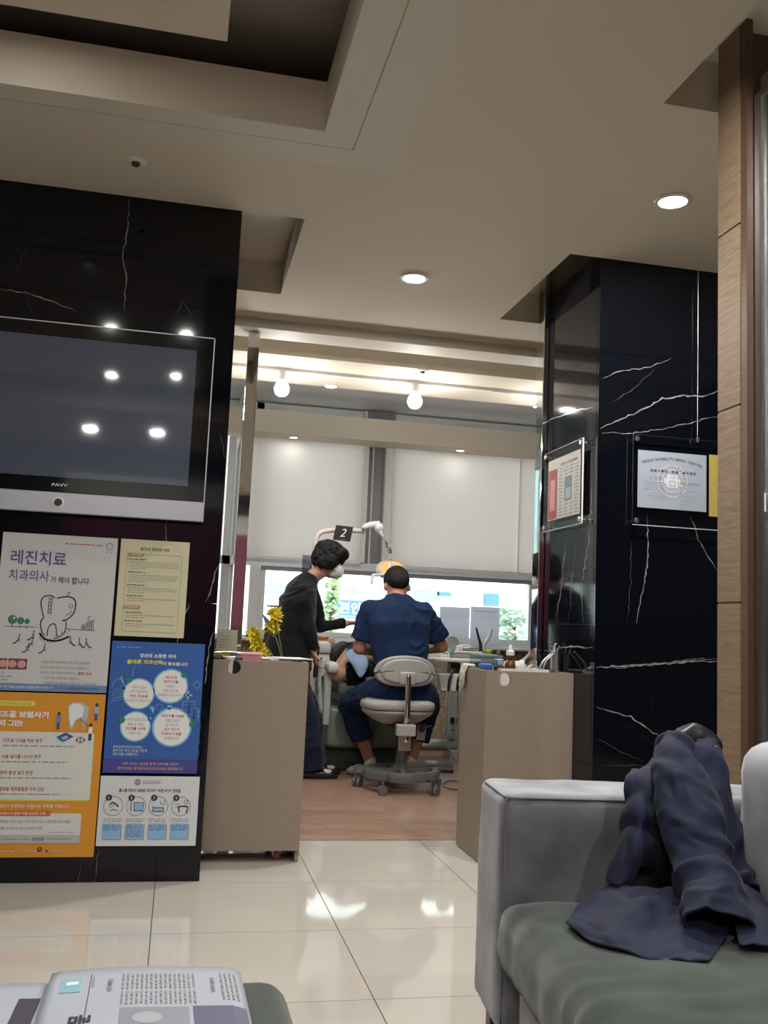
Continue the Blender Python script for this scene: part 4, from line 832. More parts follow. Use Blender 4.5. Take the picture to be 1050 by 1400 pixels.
put('dropper_bottle', 'amber bottle with a white pointed dropper cap on the right cabinet', 'bottle', 697.5, 4.24, ZT, [('body', [(0, 0), (.024, 0), (.026, .004), (.026, .095), (.022, .108), (.012, .116), (.012, .128), (0, .128)], M_AMB), ('dark_collar', [(0, .126), (.015, .126), (.015, .139), (0, .139)], M_DWOOD), ('dropper_cap', [(0, .138), (.019, .138), (.019, .158), (.010, .162), (.009, .175), (.005, .186), (0, .187)], M_WHITE)])
for u, l, h in ((708, 'low white jar right of the dropper bottle', .112), (714, 'white capped jar nearest the instrument cup', .118), (690, 'white tube between the two amber bottles', .108)):
    put('white_jar', l, 'jar', u, 4.27, ZT, [('body', [(0, 0), (.018, 0), (.019, .002), (.019, h-.02), (0, h-.02)], M_WHITE), ('lid', [(0, h-.022), (.013, h-.022), (.013, h-.003), (.011, h), (0, h)], M_CREAM)], None)
t = thing('clear_container', 'clear plastic container with blue wrappers at the left of the right cabinet', 'container', (1.412, 4.30, TZ_R)); bm = B(); bx(bm, -.05, .03, -.09, .09, .001, .15, .006); obj('clear_box', bm, M_CLEARPL, t)
bm = B(); box(bm, (-.01, -.03, .095), (.055, .06, .03), .008); obj('blue_wrapper', bm, mat('blue_wrapper', (.06, .15, .42), .4), t); boxobj('paper_insert', -.045, .02, -.02, .08, .004, .078, M_WHITE, t)
t = thing('steel_cup', 'small steel cup standing on the right cabinet near the black wall', 'cup', (aY(760, 905, 4.25).x-.0, 4.25, TZ_R)); latheobj('cup', [(.022, 0), (.024, .002), (.027, .165), (.025, .165), (.022, .01), (0, .008)], M_STEEL, t)
def instrument(u0, v0, u1, v1, y, lab, m=M_STEEL, r=.0028, bent=0, name='dental_instrument'):
    a = aY(u0, v0, y); b = aY(u1, v1, y); t = thing(name, lab, 'instrument', a); bm = B(); d = b-a; mid = d*.5+Vector((bent, 0, 0)); tube(bm, [(0, 0, 0), mid, d], [r*1.5, r*1.7, r*.8], 8, 5); obj('handle', bm, m, t, True)
    bm = B(); tube(bm, [d, d+Vector((.006, 0, .01)), d+Vector((.014, 0, .008))], r*.6, 6, 4); obj('tip', bm, m, t, True); return t
gi = 'dental instruments in the steel cup'
instrument(757, 905, 752, 886, 4.245, 'steel instrument standing in the cup, leftmost', r=.002); instrument(759, 905, 758, 883, 4.25, 'thick steel syringe upright in the middle of the cup', r=.006); instrument(762, 905, 768, 888, 4.255, 'steel tweezers leaning right in the cup', r=.002); instrument(761, 905, 763, 886, 4.25, 'thin steel probe beside the tweezers in the cup', r=.0018)
instrument(737, 917, 754, 893, 4.20, 'long curved steel forceps leaning on the left of the cup', r=.003, bent=-.012); instrument(742, 918, 757, 893, 4.22, 'second curved forceps just right of the long one', r=.003, bent=-.012)
t = thing('red_marker', 'dark red cylinder beside the steel cup', 'bottle', (aY(770, 905, 4.25).x-.002, 4.25, TZ_R)); latheobj('body', [(0, 0), (.012, 0), (.012, .15), (0, .15)], mat('dark_red_plastic', (.13, .012, .012), .4), t); latheobj('cap', [(0, .15), (.009, .15), (.008, .178), (0, .178)], M_BLACK, t)
t = thing('metal_clip', 'small shiny metal clamps lying on the right cabinet rim', 'clamp', (aY(727, 905, 4.23).x, 4.22, TZ_R+.0)); bm = B(); box(bm, (0, 0, .045), (.04, .03, .088), .004); tube(bm, [(-.025, 0, .1), (0, 0, .108), (.03, 0, .098)], .006, 8, 4); tube(bm, [(-.01, .01, .09), (.02, .0, .112)], .004, 8); obj('clamp_body', bm, M_STEEL, t)
# glove hanging over the corner
gl = thing('rubber_glove', 'pale latex glove draped over the left corner of the right cabinet', 'glove', (1.345, 4.40, .829)); bb = Blob()
bb.chain([(.04, .0, .006), (-.003, 0, .006), (-.013, 0, -.02), (-.013, 0, -.075)], [.007, .010, .009, .007]); bb.loft([((.045, 0, .007), .035, .006), ((-.002, 0, .010), .045, .007), ((-.014, .0, -.03), .04, .008), ((-.014, .005, -.085), .034, .006), ((-.013, .005, -.098), .028, .004)], Vector((0, 1, 0)))
bb.done('glove_body', mat('pale_latex', (.50, .52, .42), .6, spec=.3), gl, .004, 4, .004, 30)

# things on the left cabinet
t = thing('price_card', 'cream and yellow printed card in a stand on the left cabinet', 'card', (aY(310, 880, 4.30).x, 4.30, TZ_L)); boxobj('card', -.045, .045, -.002, .002, .085, .21, mat('cream_card', (.42, .40, .28), .6), t); boxobj('yellow_band', -.045, .045, -.0026, -.0021, .085, .118, mat('olive_yellow', (.38, .34, .03), .5), t); boxobj('card_stand', -.05, .05, -.012, .03, 0, .084, M_CLEARPL, t)
bm = B(); rn = random.Random(3)
for k in range(6): bx(bm, -.035, -.035+.05*rn.random()+.015, -.0026, -.0021, .13+.012*k, .134+.012*k)
obj('printed_small_print', bm, M_GREYINK, t)
t = thing('dark_tray', 'dark tray of small dental tools behind the rim of the left cabinet', 'tray', (.215, 4.22, TZ_L)); bm = B(); bx(bm, -.06, .07, -.03, .03, 0, .10, .01); obj('tray_body', bm, M_BLACK, t); bm = B(); tube(bm, [(-.06, -.02, .11), (.0, 0, .115), (.06, .01, .11)], .006, 8, 4); obj('tool', bm, M_STEEL, t); latheobj('roll', [(0, .1), (.014, .1), (.014, .115), (0, .115)], mat('brown_roll', (.12, .07, .05), .5), t, c=(.03, -.01, 0))
t = thing('cotton_dish', 'small pale dish at the edge of the left cabinet', 'dish', (.225, 4.185, TZ_L+.0)); latheobj('dish', [(0, 0), (.018, 0), (.02, .08), (.03, .097), (.026, .1), (0, .09)], M_CREAM, t)
t = thing('pink_box', 'pink plastic box on the left cabinet', 'box', (aY(341, 900, 4.36).x, 4.36, TZ_L)); bm = B(); bx(bm, -.05, .05, -.05, .05, 0, .105, .008); obj('box_body', bm, mat('pink_plastic', (.55, .25, .26), .4), t); bm = B(); bx(bm, -.053, .053, -.053, .053, .10, .112, .003); obj('lid', bm, mat('light_pink_plastic', (.62, .34, .35), .35), t)
t = thing('paper_pile', 'loose white sheets lying across the right end of the left cabinet', 'papers', (.475, 4.36, .834))
for k, (a, dx, dy) in enumerate(((.1, 0, 0), (-.06, -.02, .01), (.2, .03, -.02))): bm = B(); box(bm, (dx, dy, .0006+.0035*k), (.15, .20, .003), 0, 2, Matrix.Rotation(a, 4, 'Z')); obj('sheet', bm, M_PAPER, t)
# artificial sunflowers behind the cabinet
M_YEL = mat('sunflower_petal', (.62, .50, .02), .6); M_YEL2 = mat('golden_petal', (.60, .38, .01), .6); M_STEM = mat('green_stem', (.06, .12, .04), .6)
fv = thing('sunflower_vase', 'bunch of yellow artificial sunflowers in a vase beside the standing person', 'flowers', (.60, 5.35, 0)); 
latheobj('stand', [(0, 0), (.11, 0), (.11, .02), (.03, .04), (.03, .50), (.08, .52), (0, .525)], M_WHITE, fv); latheobj('vase', [(0, .525), (.045, .525), (.06, .58), (.055, .66), (.035, .70), (.04, .72), (0, .70)], M_CREAM, fv)
def flower(u, v, y, r, tilt, seed):
    q = aY(u, v, y)-Vector((.60, 5.35, 0)); rn = random.Random(seed); bm = B(); d = Vector((tilt, -1, .35)).normalized(); a, b = frame(d)
    bm2 = B(); tube(bm2, [(0, 0, .70), (q.x*.5, q.y*.5, (q.z+.72)/2+.02), q-d*.01], .004, 6, 4); st = obj('stem', bm2, M_STEM, fv, True)
    for k in range(34):
        th = rn.uniform(0, 2*PI); L_ = r*rn.uniform(.7, 1.15); out = (a*math.cos(th)+b*math.sin(th)); tip = q+out*L_+d*rn.uniform(-.02, .035); w_ = out.cross(d)*.012; mid = q+out*L_*.5+d*rn.uniform(.0, .03)
        vs = [bm.verts.new(x) for x in (q+w_*.3, q-w_*.3, mid-w_, tip, mid+w_)]; bm.faces.new(vs)
    obj('petals', bm, M_YEL if seed % 2 else M_YEL2, st)
    bm = B(); bmesh.ops.create_icosphere(bm, subdivisions=2, radius=r*.28, matrix=Matrix.Translation(q+d*.008)); obj('flower_centre', bm, M_YEL2, st, True)
flower(347, 869, 5.30, .050, -.3, 1); flower(352, 880, 5.27, .046, -.5, 3); flower(355, 890, 5.26, .050, .2, 5); flower(375, 841, 5.42, .055, .3, 7); flower(361, 899, 5.30, .05, .2, 9); flower(372, 858, 5.42, .05, .3, 11)
bm = B()
for u, v in ((366, 846), (370, 854)):
    q = aY(u, v, 5.40)-Vector((.60, 5.35, 0)); vs = [bm.verts.new(q+Vector(k)) for k in ((-.035, 0, .03), (.0, -.01, .0), (.03, 0, -.035), (-.01, .01, -.03))]; bm.faces.new(vs)
obj('leaf', bm, mat('pale_leaf', (.35, .42, .36), .6), fv)

# ================================================================== TREATMENT BAY
# ---- rolling stool
st = thing('rolling_stool', 'grey dental stool with low backrest and five-star ring base', 'stool', (1.385, 5.955, 0), (0, 0, 0))
def ringsweep(bm, R, prof, seg=48):
    rings = []
    for j in range(seg):
        t = 2*PI*j/seg; rings.append([bm.verts.new(((R+a)*math.cos(t), (R+a)*math.sin(t), z)) for a, z in prof])
    for j in range(seg):
        A, C2 = rings[j], rings[(j+1) % seg]
        for k in range(len(prof)): bm.faces.new((A[k], C2[k], C2[(k+1) % len(prof)], A[(k+1) % len(prof)]))
bm = B(); ringsweep(bm, .215, [(-.022, .085), (.022, .075), (.026, .10), (.018, .128), (-.012, .132), (-.024, .118)]); rg = obj('base_ring', bm, M_SBASE, st, True); sharp(rg, 50); rg.location.x = .04
for k in range(5):
    a = -PI/2+PI/5+2*PI*k/5; d = Vector((math.cos(a), math.sin(a), 0)); bm = B(); nrm = Vector((-d.y, d.x, 0))
    prism(bm, [nrm*.030+Vector((0, 0, .085)), -nrm*.030+Vector((0, 0, .085)), -nrm*.026+Vector((0, 0, .125)), nrm*.026+Vector((0, 0, .125))], d*.285)
    bm2 = bm; bmesh.ops.bevel(bm, geom=list(bm.edges), offset=.006, segments=2, affect='EDGES'); lg = obj('leg', bm, M_SBASE, st, True); sharp(lg); lg.location.x = .04
    c = d*.272; bm = B()
    bx(bm, -.024, .024, -.004, .004, .035, .075, .003)
    for sx in (-1, 1): lathe(bm, [(0, -.009), (.026, -.009), (.029, -.005), (.029, .005), (.026, .009), (0, .009)], seg=20, M=Matrix.Translation((sx*.017, 0, .0295)) @ Matrix.Rotation(PI/2, 4, 'Y'))
    lathe(bm, [(.009, .05), (.009, .09)], seg=10); bmesh.ops.recalc_face_normals(bm, faces=bm.faces); cs = obj('castor', bm, M_SBASE, st, True); sharp(cs); cs.location = c+Vector((.04, 0, 0)); cs.rotation_euler = (0, 0, a+.9*k)
latheobj('column_sleeve', [(0, .08), (.075, .10), (.055, .14), (.036, .16), (.033, .23), (.027, .24), (.027, .29), (0, .29)], M_SBASE, st, c=(.04, 0, 0)); latheobj('gas_lift', [(0, .28), (.016, .28), (.016, .42), (0, .42)], M_CHROME, st, c=(.04, 0, 0))
bb = Blob(); bb.loft([((0, 0, .405), .10, .10), ((0, 0, .425), .15, .14), ((0, 0, .47), .215, .19), ((0, 0, .492), .225, .20)], Vector((1, 0, 0)), 40, 2.6); bb.done('seat_shell', M_STOOLSH, st, .008, 4)
bb = Blob(); bb.loft([((0, 0, .495), .224, .198), ((0, 0, .515), .232, .206), ((0, 0, .54), .225, .20), ((0, 0, .553), .19, .17)], Vector((1, 0, 0)), 40, 2.8); bb.done('seat', M_STOOL, st, .008, 5)
# backrest: cushion and moulded back shell
def backpad(y0, y1, sh, name, m):
    b2 = Blob(); b2.loft([((0, y0, .738), .185*sh, .088*sh), ((0, (y0+y1)/2, .738), .195*sh, .096*sh), ((0, y1, .738), .18*sh, .084*sh)], Vector((1, 0, 0)), 40, 3.1)
    def bend(me):
        for v in me.vertices: v.co.y += .75*(v.co.x**2)*1.3; v.co.z += -.25*abs(v.co.x)**2*3*(1 if v.co.z > .738 else -.2)
    return b2.done(name, m, st, .006, 4, post=bend)
backpad(-.222, -.180, 1.0, 'backrest_pad', M_STOOL); backpad(-.238, -.218, .80, 'backrest_shell', M_STOOLSH)
bm = B(); bx(bm, -.05, .05, -.262, -.228, .655, .735, .012); obj('backrest_bracket', bm, M_STOOLSH, st, True)
bm = B(); tube(bm, [(0, -.262, .72), (0, -.268, .66), (0, -.272, .56), (0, -.268, .47), (0, -.262, .43), (0, -.262, .32)], .0175, 16, 6); obj('back_support_tube', bm, M_CHROME, st, True)
bm = B(); bx(bm, -.062, .055, -.29, -.235, .355, .425, .008); obj('height_clamp', bm, M_STOOLSH, st); bm = B(); bx(bm, -.05, .04, -.24, .06, .385, .41, .004); obj('underseat_bar', bm, M_BLACK, st)
bm = B(); bx(bm, -.045, .03, -.268, -.245, .27, .36, .003); obj('slotted_bar', bm, M_STEEL, st); bm = B(); tube(bm, [(0, .02, .415), (.17, .02, .40), (.205, .02, .385), (.23, .02, .392)], .006, 8, 4); obj('height_lever', bm, M_BLACK, st, True)

# ---- dental chair (patient unit)
dc = thing('dental_chair', 'sage green reclined dental treatment chair on a dark plinth', 'dental chair', (1.32, 7.0, 0))
def dbox(name, x0, x1, y0, y1, z0, z1, m, bev=.02): bm = B(); bx(bm, x0-1.32, x1-1.32, y0-7, y1-7, z0, z1, bev, 3); o = obj(name, bm, m, dc, True); sharp(o); return o
dbox('plinth', 1.05, 1.68, 6.70, 7.7, 0, .165, M_UNITD, .02); dbox('base_body', 1.04, 1.70, 6.56, 7.8, .166, .445, M_UNIT, .035)
dbox('lift_arm', 1.16, 1.60, 6.7, 7.6, .446, .53, M_UNIT, .02); dbox('seat_frame', 1.06, 1.66, 6.75, 7.75, .531, .60, M_UNIT, .03); dbox('seat_cushion', 1.08, 1.64, 6.75, 7.9, .601, .655, mat('mauve_upholstery', (.20, .15, .16), .45), .025)
bm = B(); bx(bm, -.19, .20, -.72, -.22, -.03, .03, .025, 3); bkr = obj('backrest', bm, _MC['mauve_upholstery'], dc, True); bkr.location = (.06, .12, .63); bkr.rotation_euler = (-.03, 0, -.12); sharp(bkr)
bm = B(); bx(bm, -.20, .21, -.70, -.25, -.12, -.032, .02, 3); bs = obj('backrest_shell', bm, M_UNIT, dc, True); bs.location = (.06, .12, .63); bs.rotation_euler = (-.03, 0, -.12)
bm = B(); bx(bm, -.10, .10, -.90, -.73, -.02, .035, .02, 3); hr = obj('headrest', bm, _MC['mauve_upholstery'], dc, True); hr.location = (.12, .12, .63); hr.rotation_euler = (0, 0, -.12)
# arm at the left side of the chair
q0 = aY(447, 985, 6.5)-Vector((1.32, 7, 0)); q1 = aY(446, 925, 6.5)-Vector((1.32, 7, 0)); q2 = aY(443, 905, 6.5)-Vector((1.32, 7, 0))
bm = B(); box(bm, (q0+q1)/2, (.05, .06, (q1-q0).length+.06), .012); obj('arm_post', bm, M_UNITL, dc, True); bm = B(); box(bm, aY(453, 912, 6.5)-Vector((1.32, 7, 0)), (.075, .20, .075), .025, 3); obj('armrest', bm, M_WHITE, dc, True)
bm = B(); tube(bm, [q2+Vector((-.02, 0, .03)), q2+Vector((-.025, 0, -.12)), q1+Vector((-.03, 0, -.2)), q0+Vector((-.03, .02, .05))], [.012, .014, .02, .02], 10, 5); obj('side_rail', bm, M_UNITL, dc, True)

# ---- assistant's console left of the chair
ac2 = thing('assistant_console', 'white stacked console with orange-topped cup beside the standing person', 'console', (aY(440, 900, 6.95).x, 6.95, 0)); cx = ac2.location.x
def cpt(u, v, y=6.95): return aY(u, v, y)-Vector((cx, 6.95, 0))
a = cpt(430, 878); b = cpt(450, 893); bm = B(); bx(bm, a.x-.03, b.x, -.08, .08, b.z, a.z, .01); obj('upper_box', bm, M_WHITE, ac2, True)
a2 = cpt(436, 896); b2 = cpt(450, 925); bm = B(); bx(bm, a2.x-.05, b2.x, -.07, .07, b2.z, b.z-.004, .012); obj('lower_box', bm, M_WHITE, ac2, True)
bm = B(); tube(bm, [((a2.x+b2.x)/2, 0, b2.z+.01), ((a2.x+b2.x)/2, 0, .0)], [.035, .045], 16); obj('column', bm, M_UNITL, ac2, True)
latheobj('cup_holder', [(0, a.z), (.045, a.z), (.045, a.z+.012), (0, a.z+.012)], M_CREAM, ac2, c=(b.x-.05, 0, 0)); latheobj('orange_cup', [(0, a.z+.013), (.03, a.z+.013), (.045, a.z+.04), (.042, a.z+.046), (0, a.z+.04)], mat('orange_plastic', (.55, .17, .03), .4), ac2, c=(b.x-.05, 0, 0))

# ---- dental light on its arm
dlg = thing('dental_light', 'white dental lamp with orange glowing head on a jointed arm', 'lamp', (aY(430, 900, 6.9).x, 6.9, 0)); lx = dlg.location.x
def lp(u, v, y=6.9): return aY(u, v, y)-Vector((lx, 6.9, 0))
M_LARM = mat('warm_white_enamel', (.66, .58, .54), .35)
bm = B(); tube(bm, [(0, 0, 0), lp(430, 860), lp(430, 760), lp(431, 743), lp(436, 730), lp(448, 725.5), lp(470, 725), lp(499, 726)], .019, 14, 5); obj('pole', bm, M_LARM, dlg, True)
bm = B(); lathe(bm, [(0, 0), (.14, 0), (.13, .03), (.03, .05), (0, .05)], seg=24); obj('pole_foot', bm, M_UNIT, dlg, True)
bm = B(); tube(bm, [lp(495, 723, 6.87), lp(505, 718, 6.87), lp(519, 717, 6.87)], [.018, .024, .027], 14, 4); obj('link_arm', bm, M_WHITE, dlg, True)
bm = B(); bmesh.ops.create_uvsphere(bm, u_segments=16, v_segments=10, radius=.036, matrix=Matrix.Translation(lp(518, 721, 6.87))); obj('elbow_joint', bm, M_WHITE, dlg, True)
bm = B(); tube(bm, [lp(518, 724, 6.87), lp(531, 748, 6.85)], [.024, .020], 14); obj('drop_arm', bm, M_WHITE, dlg, True)
bm = B(); tube(bm, [lp(532, 745, 6.85), lp(532, 755, 6.85)], .027, 14); tube(bm, [lp(533, 755, 6.85), lp(534, 772, 6.85)], .015, 12); obj('wrist_joint', bm, M_WHITE, dlg, True)
H = lp(535, 779, 6.82); Q = Matrix.Translation(H) @ Matrix.Rotation(math.radians(-22), 4, 'X')
bm = B(); N_ = 30; pts = [[bm.verts.new(Q @ Vector((.115*s*math.cos(2*PI*k/N_), dy, .078*s*math.sin(2*PI*k/N_)))) for k in range(N_)] for s, dy in ((.8, -.03), (1.0, 0), (.97, .02), (.75, .02))]
for A, C2 in zip(pts, pts[1:]):
    for k in range(N_): bm.faces.new((A[k], A[(k+1) % N_], C2[(k+1) % N_], C2[k]))
bmesh.ops.recalc_face_normals(bm, faces=bm.faces); ho = obj('lamp_rim', bm, M_WHITE, dlg, True)
bm = B(); c_ = bm.verts.new(Q @ Vector((0, -.012, 0))); r1 = [bm.verts.new(Q @ Vector((.088*math.cos(2*PI*k/N_), -.026, .060*math.sin(2*PI*k/N_)))) for k in range(N_)]
r2 = [bm.verts.new(Q @ Vector((.105*math.cos(2*PI*k/N_), .005, .070*math.sin(2*PI*k/N_)))) for k in range(N_)]
for k in range(N_): bm.faces.new((r1[k], r1[(k+1) % N_], c_)); bm.faces.new((r1[k], r1[(k+1) % N_], r2[(k+1) % N_], r2[k]))
obj('amber_reflector', bm, mat('amber_glow', (1.0, .34, .10), .3, emit=.62), ho)
bm = B(); bm2 = tube(bm, [lp(534, 768, 6.78), lp(530, 783, 6.77), lp(518, 786, 6.76), lp(510, 787, 6.75), lp(508, 798, 6.74)], [.010, .014, .010, .012, .009], 10, 5); obj('lamp_handle', bm, M_WHITE, dlg, True)
bm = B(); box(bm, lp(534, 774, 6.80), (.05, .04, .05), .008); obj('lamp_mount', bm, M_WHITE, dlg, True)
# numbered sign and frosted panel on the arm
ns = thing('number_sign', 'black tilted square sign with a white 2 on the lamp arm', 'sign', aY(469, 729.5, 6.858)); ns.rotation_euler = (0, 0, -.05)
bm = B(); prism(bm, [(-.053, -.004, .060), (.072, -.004, .052), (.054, -.004, -.058), (-.073, -.004, -.048)], (0, .008, 0)); obj('sign_board', bm, mat('black_sign', (.006, .006, .007), .25), ns)
text_part(ns, '2', (0, -.0048, .006), .060, M_WHITE, shear=.35, width=.047); bm = B(); prism(bm, [(-.03, -.0048, -.040), (.025, -.0048, -.043), (.025, -.0048, -.0445), (-.03, -.0048, -.0415)], (0, .0004, 0)); obj('printed_line', bm, I_GRY, ns); bm = B(); box(bm, (.0, .013, .01), (.03, .018, .045), .002); obj('clip', bm, M_BLACK, ns)
fp2 = thing('frosted_panel', 'grey frosted acrylic panel behind the standing person\'s head', 'panel', aY(424, 790, 7.0)); bm = B(); bx(bm, -.065, .065, -.004, .004, -.20, .165); obj('acrylic_sheet', bm, glass_mat('smoky_acrylic', (.55, .55, .62), .12, .2), fp2)
bm = B(); pz = fp2.location.z; tube(bm, [(0.0, .012, .1), (0, .012, -pz)], .008, 8); obj('support_rod', bm, M_STEEL, fp2)
sh_ = thing('small_shelf', 'thin round dark tray on a rod by the window behind the sunflowers', 'tray', (aY(380, 830, 7.7).x, 7.7, 0)); zz2 = aY(380, 830, 7.7).z; latheobj('disc', [(0, zz2), (.09, zz2), (.09, zz2+.012), (0, zz2+.012)], M_SBASE, sh_); latheobj('rod', [(0, 0), (.012, 0), (.012, zz2), (0, zz2)], M_STEEL, sh_)

# ---- doctor's instrument unit on the right
du = thing('instrument_unit', 'cream dental instrument table with a display at the seated person\'s right hand', 'dental unit', (2.0, 6.75, 0))
def up(u, v, y=6.75): return aY(u, v, y)-Vector((2.0, 6.75, 0))
a = up(597, 887, 6.6); b = up(691, 888, 6.6); zt = a.z
bm = B(); prism(bm, [(a.x-.12, -.15, zt-.02), (a.x+.02, -.19, zt-.012), (b.x-.01, -.15, zt-.03), (b.x, -.10, zt-.045), (b.x-.005, -.12, zt-.085), (a.x+.1, -.15, zt-.08), (a.x-.12, -.15, zt-.05)], (0, .32, 0)); bmesh.ops.bevel(bm, geom=list(bm.edges), offset=.006, segments=2, affect='EDGES'); bmesh.ops.recalc_face_normals(bm, faces=bm.faces); obj('table_top', bm, M_CREAM, du)
bm = B(); bx(bm, a.x+.1, b.x-.03, -.198, -.185, zt-.052, zt-.032, .004); obj('grab_slot', bm, M_GREYINK, du); bm = B(); bx(bm, a.x+.02, a.x+.085, -.199, -.186, zt-.058, zt-.018, .004); ds = obj('control_panel', bm, M_CREAM, du); bm = B(); bx(bm, a.x+.03, a.x+.072, -.2005, -.199, zt-.034, zt-.022); obj('display', bm, mat('green_display', (.16, .30, .10), .3), ds)
bm = B()
for k in range(4): bx(bm, a.x+.028+.013*k, a.x+.036+.013*k, -.2005, -.199, zt-.052, zt-.045)
obj('button_row', bm, I_LG, ds)
text_part(du, 'DENTAL UNIT'[:0] or '•••••••', (b.x-.09, -.186, zt-.042), .003, M_GREYINK, width=.07)
a3 = up(588, 901, 6.5); b3 = up(655, 905, 6.5); bm = B(); bx(bm, a3.x, b3.x, -.30, -.16, b3.z-.004, a3.z+.012, .006); obj('front_tray', bm, M_CREAM, du, True)
c0 = up(620, 916, 6.7); bm = B(); box(bm, c0, (.07, .12, .11), .01); obj('swivel_block', bm, M_UNITD, du)
bm = B(); q = up(627, 918, 6.7); box(bm, q, (.05, .10, .06), .01); obj('swivel_cover', bm, M_UNITL, du)
# instrument holder with hoses
a4 = up(600, 921, 6.35); b4 = up(631, 946, 6.35); bm = B(); prism(bm, [(a4.x, -.42, a4.z), (b4.x+.02, -.42, a4.z), (b4.x+.02, -.42, b4.z), (a4.x+.02, -.42, b4.z)], (0, .10, 0)); bmesh.ops.bevel(bm, geom=list(bm.edges), offset=.008, segments=2, affect='EDGES'); bmesh.ops.recalc_face_normals(bm, faces=bm.faces); obj('instrument_holder', bm, M_WHITE, du)
bm = B(); tube(bm, [up(618, 930, 6.45), up(620, 916, 6.65)], .022, 10); obj('holder_arm', bm, M_UNITL, du, True)
for k, (u0, dd) in enumerate(((614, 0), (626, .6))):
    bm = B(); tube(bm, [up(u0+6, 915, 6.30), up(u0+1, 928, 6.29), up(u0-1, 944, 6.29)], [.005, .011, .009], 10, 5); hp = obj('handpiece', bm, M_BLACK, du, True)
    bm = B(); tube(bm, [up(u0-1, 944, 6.29), up(u0-3, 975, 6.29), up(u0-2.5, 1010, 6.3), up(u0+2, 1030, 6.31), up(u0+8, 1038, 6.32), up(u0+13, 1030, 6.34), up(u0+12, 990, 6.36), up(u0+12, 960, 6.38), up(u0+10, 935, 6.42)], .0055, 8, 6); obj('hose', bm, mat('taupe_hose', (.22, .20, .17), .5), hp, True)
# column and base arm of the unit
cA = up(620, 945, 7.4); cB = up(620, 1008, 7.4); bm = B(); bx(bm, cA.x-.05, cA.x+.05, cA.y-.05, cA.y+.05, cB.z, cA.z+.32, .012); obj('column', bm, M_UNITL, du, True)
bm = B(); bx(bm, cA.x-.03, cA.x+.03, -.05, cA.y-.02, cA.z+.22, cA.z+.30, .012); obj('boom', bm, M_UNITL, du, True)
bm = B(); q = up(620, 985, 7.34); box(bm, q, (.055, .012, .045), .003); sk = obj('socket_plate', bm, M_BLACK, du)
for v in (990, 998): bm = B(); q = up(619, v, 7.34); lathe(bm, [(0, 0), (.01, 0), (.01, .006), (0, .006)], seg=12, M=Matrix.Translation(q+Vector((0, 0, 0))) @ MR); obj('knob', bm, M_SBASE, du)
bm = B(); e1 = up(560, 1010, 7.4); e2 = up(628, 1008, 7.4); e1.z = e2.z = .10; tube(bm, [e1+Vector((-.3, 0, 0)), e1, e2], .045, 14); obj('base_pipe', bm, M_UNITL, du, True); bm = B(); bx(bm, e2.x-.1, e2.x+.1, e2.y-.1, e2.y+.1, 0, .07, .01); obj('floor_plate', bm, M_UNITL, du)
def on_table(u, v, y): return aY(u, v, y)
ZTB = zt-.02
t = thing('round_mirror', 'round grey mirror disc standing on the instrument table', 'mirror', (aY(619, 880, 6.68).x, 6.70, ZTB)); bm = B(); lathe(bm, [(0, 0), (.052, 0), (.052, .008), (0, .008)], seg=32, M=Matrix.Translation((0, .0, .06)) @ MR); bmesh.ops.recalc_face_normals(bm, faces=bm.faces); obj('disc', bm, mat('mirror_back_grey', (.25, .25, .235), .4), t); bm = B(); bx(bm, -.02, .02, -.01, .02, 0, .012, .003); obj('foot', bm, M_SBASE, t)
t = thing('blue_cup', 'small turquoise cup by the seated person\'s right elbow', 'cup', (aY(617, 885, 6.55).x, 6.56, ZTB)); latheobj('cup', [(0, 0), (.020, 0), (.024, .03), (.022, .03), (.018, .004), (0, .004)], mat('turquoise_plastic', (.20, .45, .48), .4), t)
t = thing('handpiece_rack', 'steel and white handpieces lying on the instrument table', 'handpieces', (aY(642, 884, 6.62).x, 6.62, ZTB))
bm = B(); bx(bm, -.10, .09, -.03, .04, 0, .012, .004); obj('rack', bm, M_CREAM, t)
for k, (x0, x1, z0, z1, y, m, r) in enumerate(((-.07, .06, .03, .034, -.02, M_STEEL, .010), (-.05, .09, .026, .020, .01, M_WHITE, .012), (-.09, .01, .045, .05, .02, M_WHITE, .008), (-.02, .08, .04, .043, .03, M_STEEL, .007))):
    bm = B(); tube(bm, [(x0, y, z0), ((x0+x1)/2, y, z0+.004), (x1, y, z1)], [r*.7, r, r*.8], 10, 4); obj('handpiece', bm, m, t, True)
bm = B(); bx(bm, -.095, -.06, -.035, .03, .012, .045, .003); obj('white_box', bm, M_WHITE, t)
for nm, lab, p_, m in (('black_suction_tip', 'black curved tip standing up from the instrument table', [(657, 882), (654, 870), (651, 858)], M_BLACK), ('sage_suction_tip', 'curved sage-grey tip leaning right on the instrument table', [(663, 880), (669, 870), (671.5, 859)], M_UNITL)):
    P_ = [aY(u, v, 6.62) for u, v in p_]; t = thing(nm, lab, 'instrument', (P_[0].x, 6.62, ZTB)); bm = B(); tube(bm, [Vector((0, 0, 0))]+[q-t.location for q in P_], [.012, .012, .009, .006] if m is M_BLACK else [.010, .012, .014, .013], 10, 5); obj('tip_body', bm, m, t, True)
t = thing('yellow_cotton_cup', 'yellow-green dish at the right end of the instrument table', 'dish', (aY(669, 884, 6.6).x, 6.6, ZTB)); latheobj('dish', [(0, 0), (.018, 0), (.024, .022), (.02, .03), (0, .028)], mat('yellow_green', (.42, .55, .03), .5), t)
t = thing('small_sponge_pot', 'small olive pot beside the yellow-green dish', 'pot', (aY(682, 886, 6.6).x, 6.6, ZTB)); latheobj('pot', [(0, 0), (.012, 0), (.014, .02), (.01, .03), (0, .035)], mat('olive', (.16, .16, .08), .6), t)

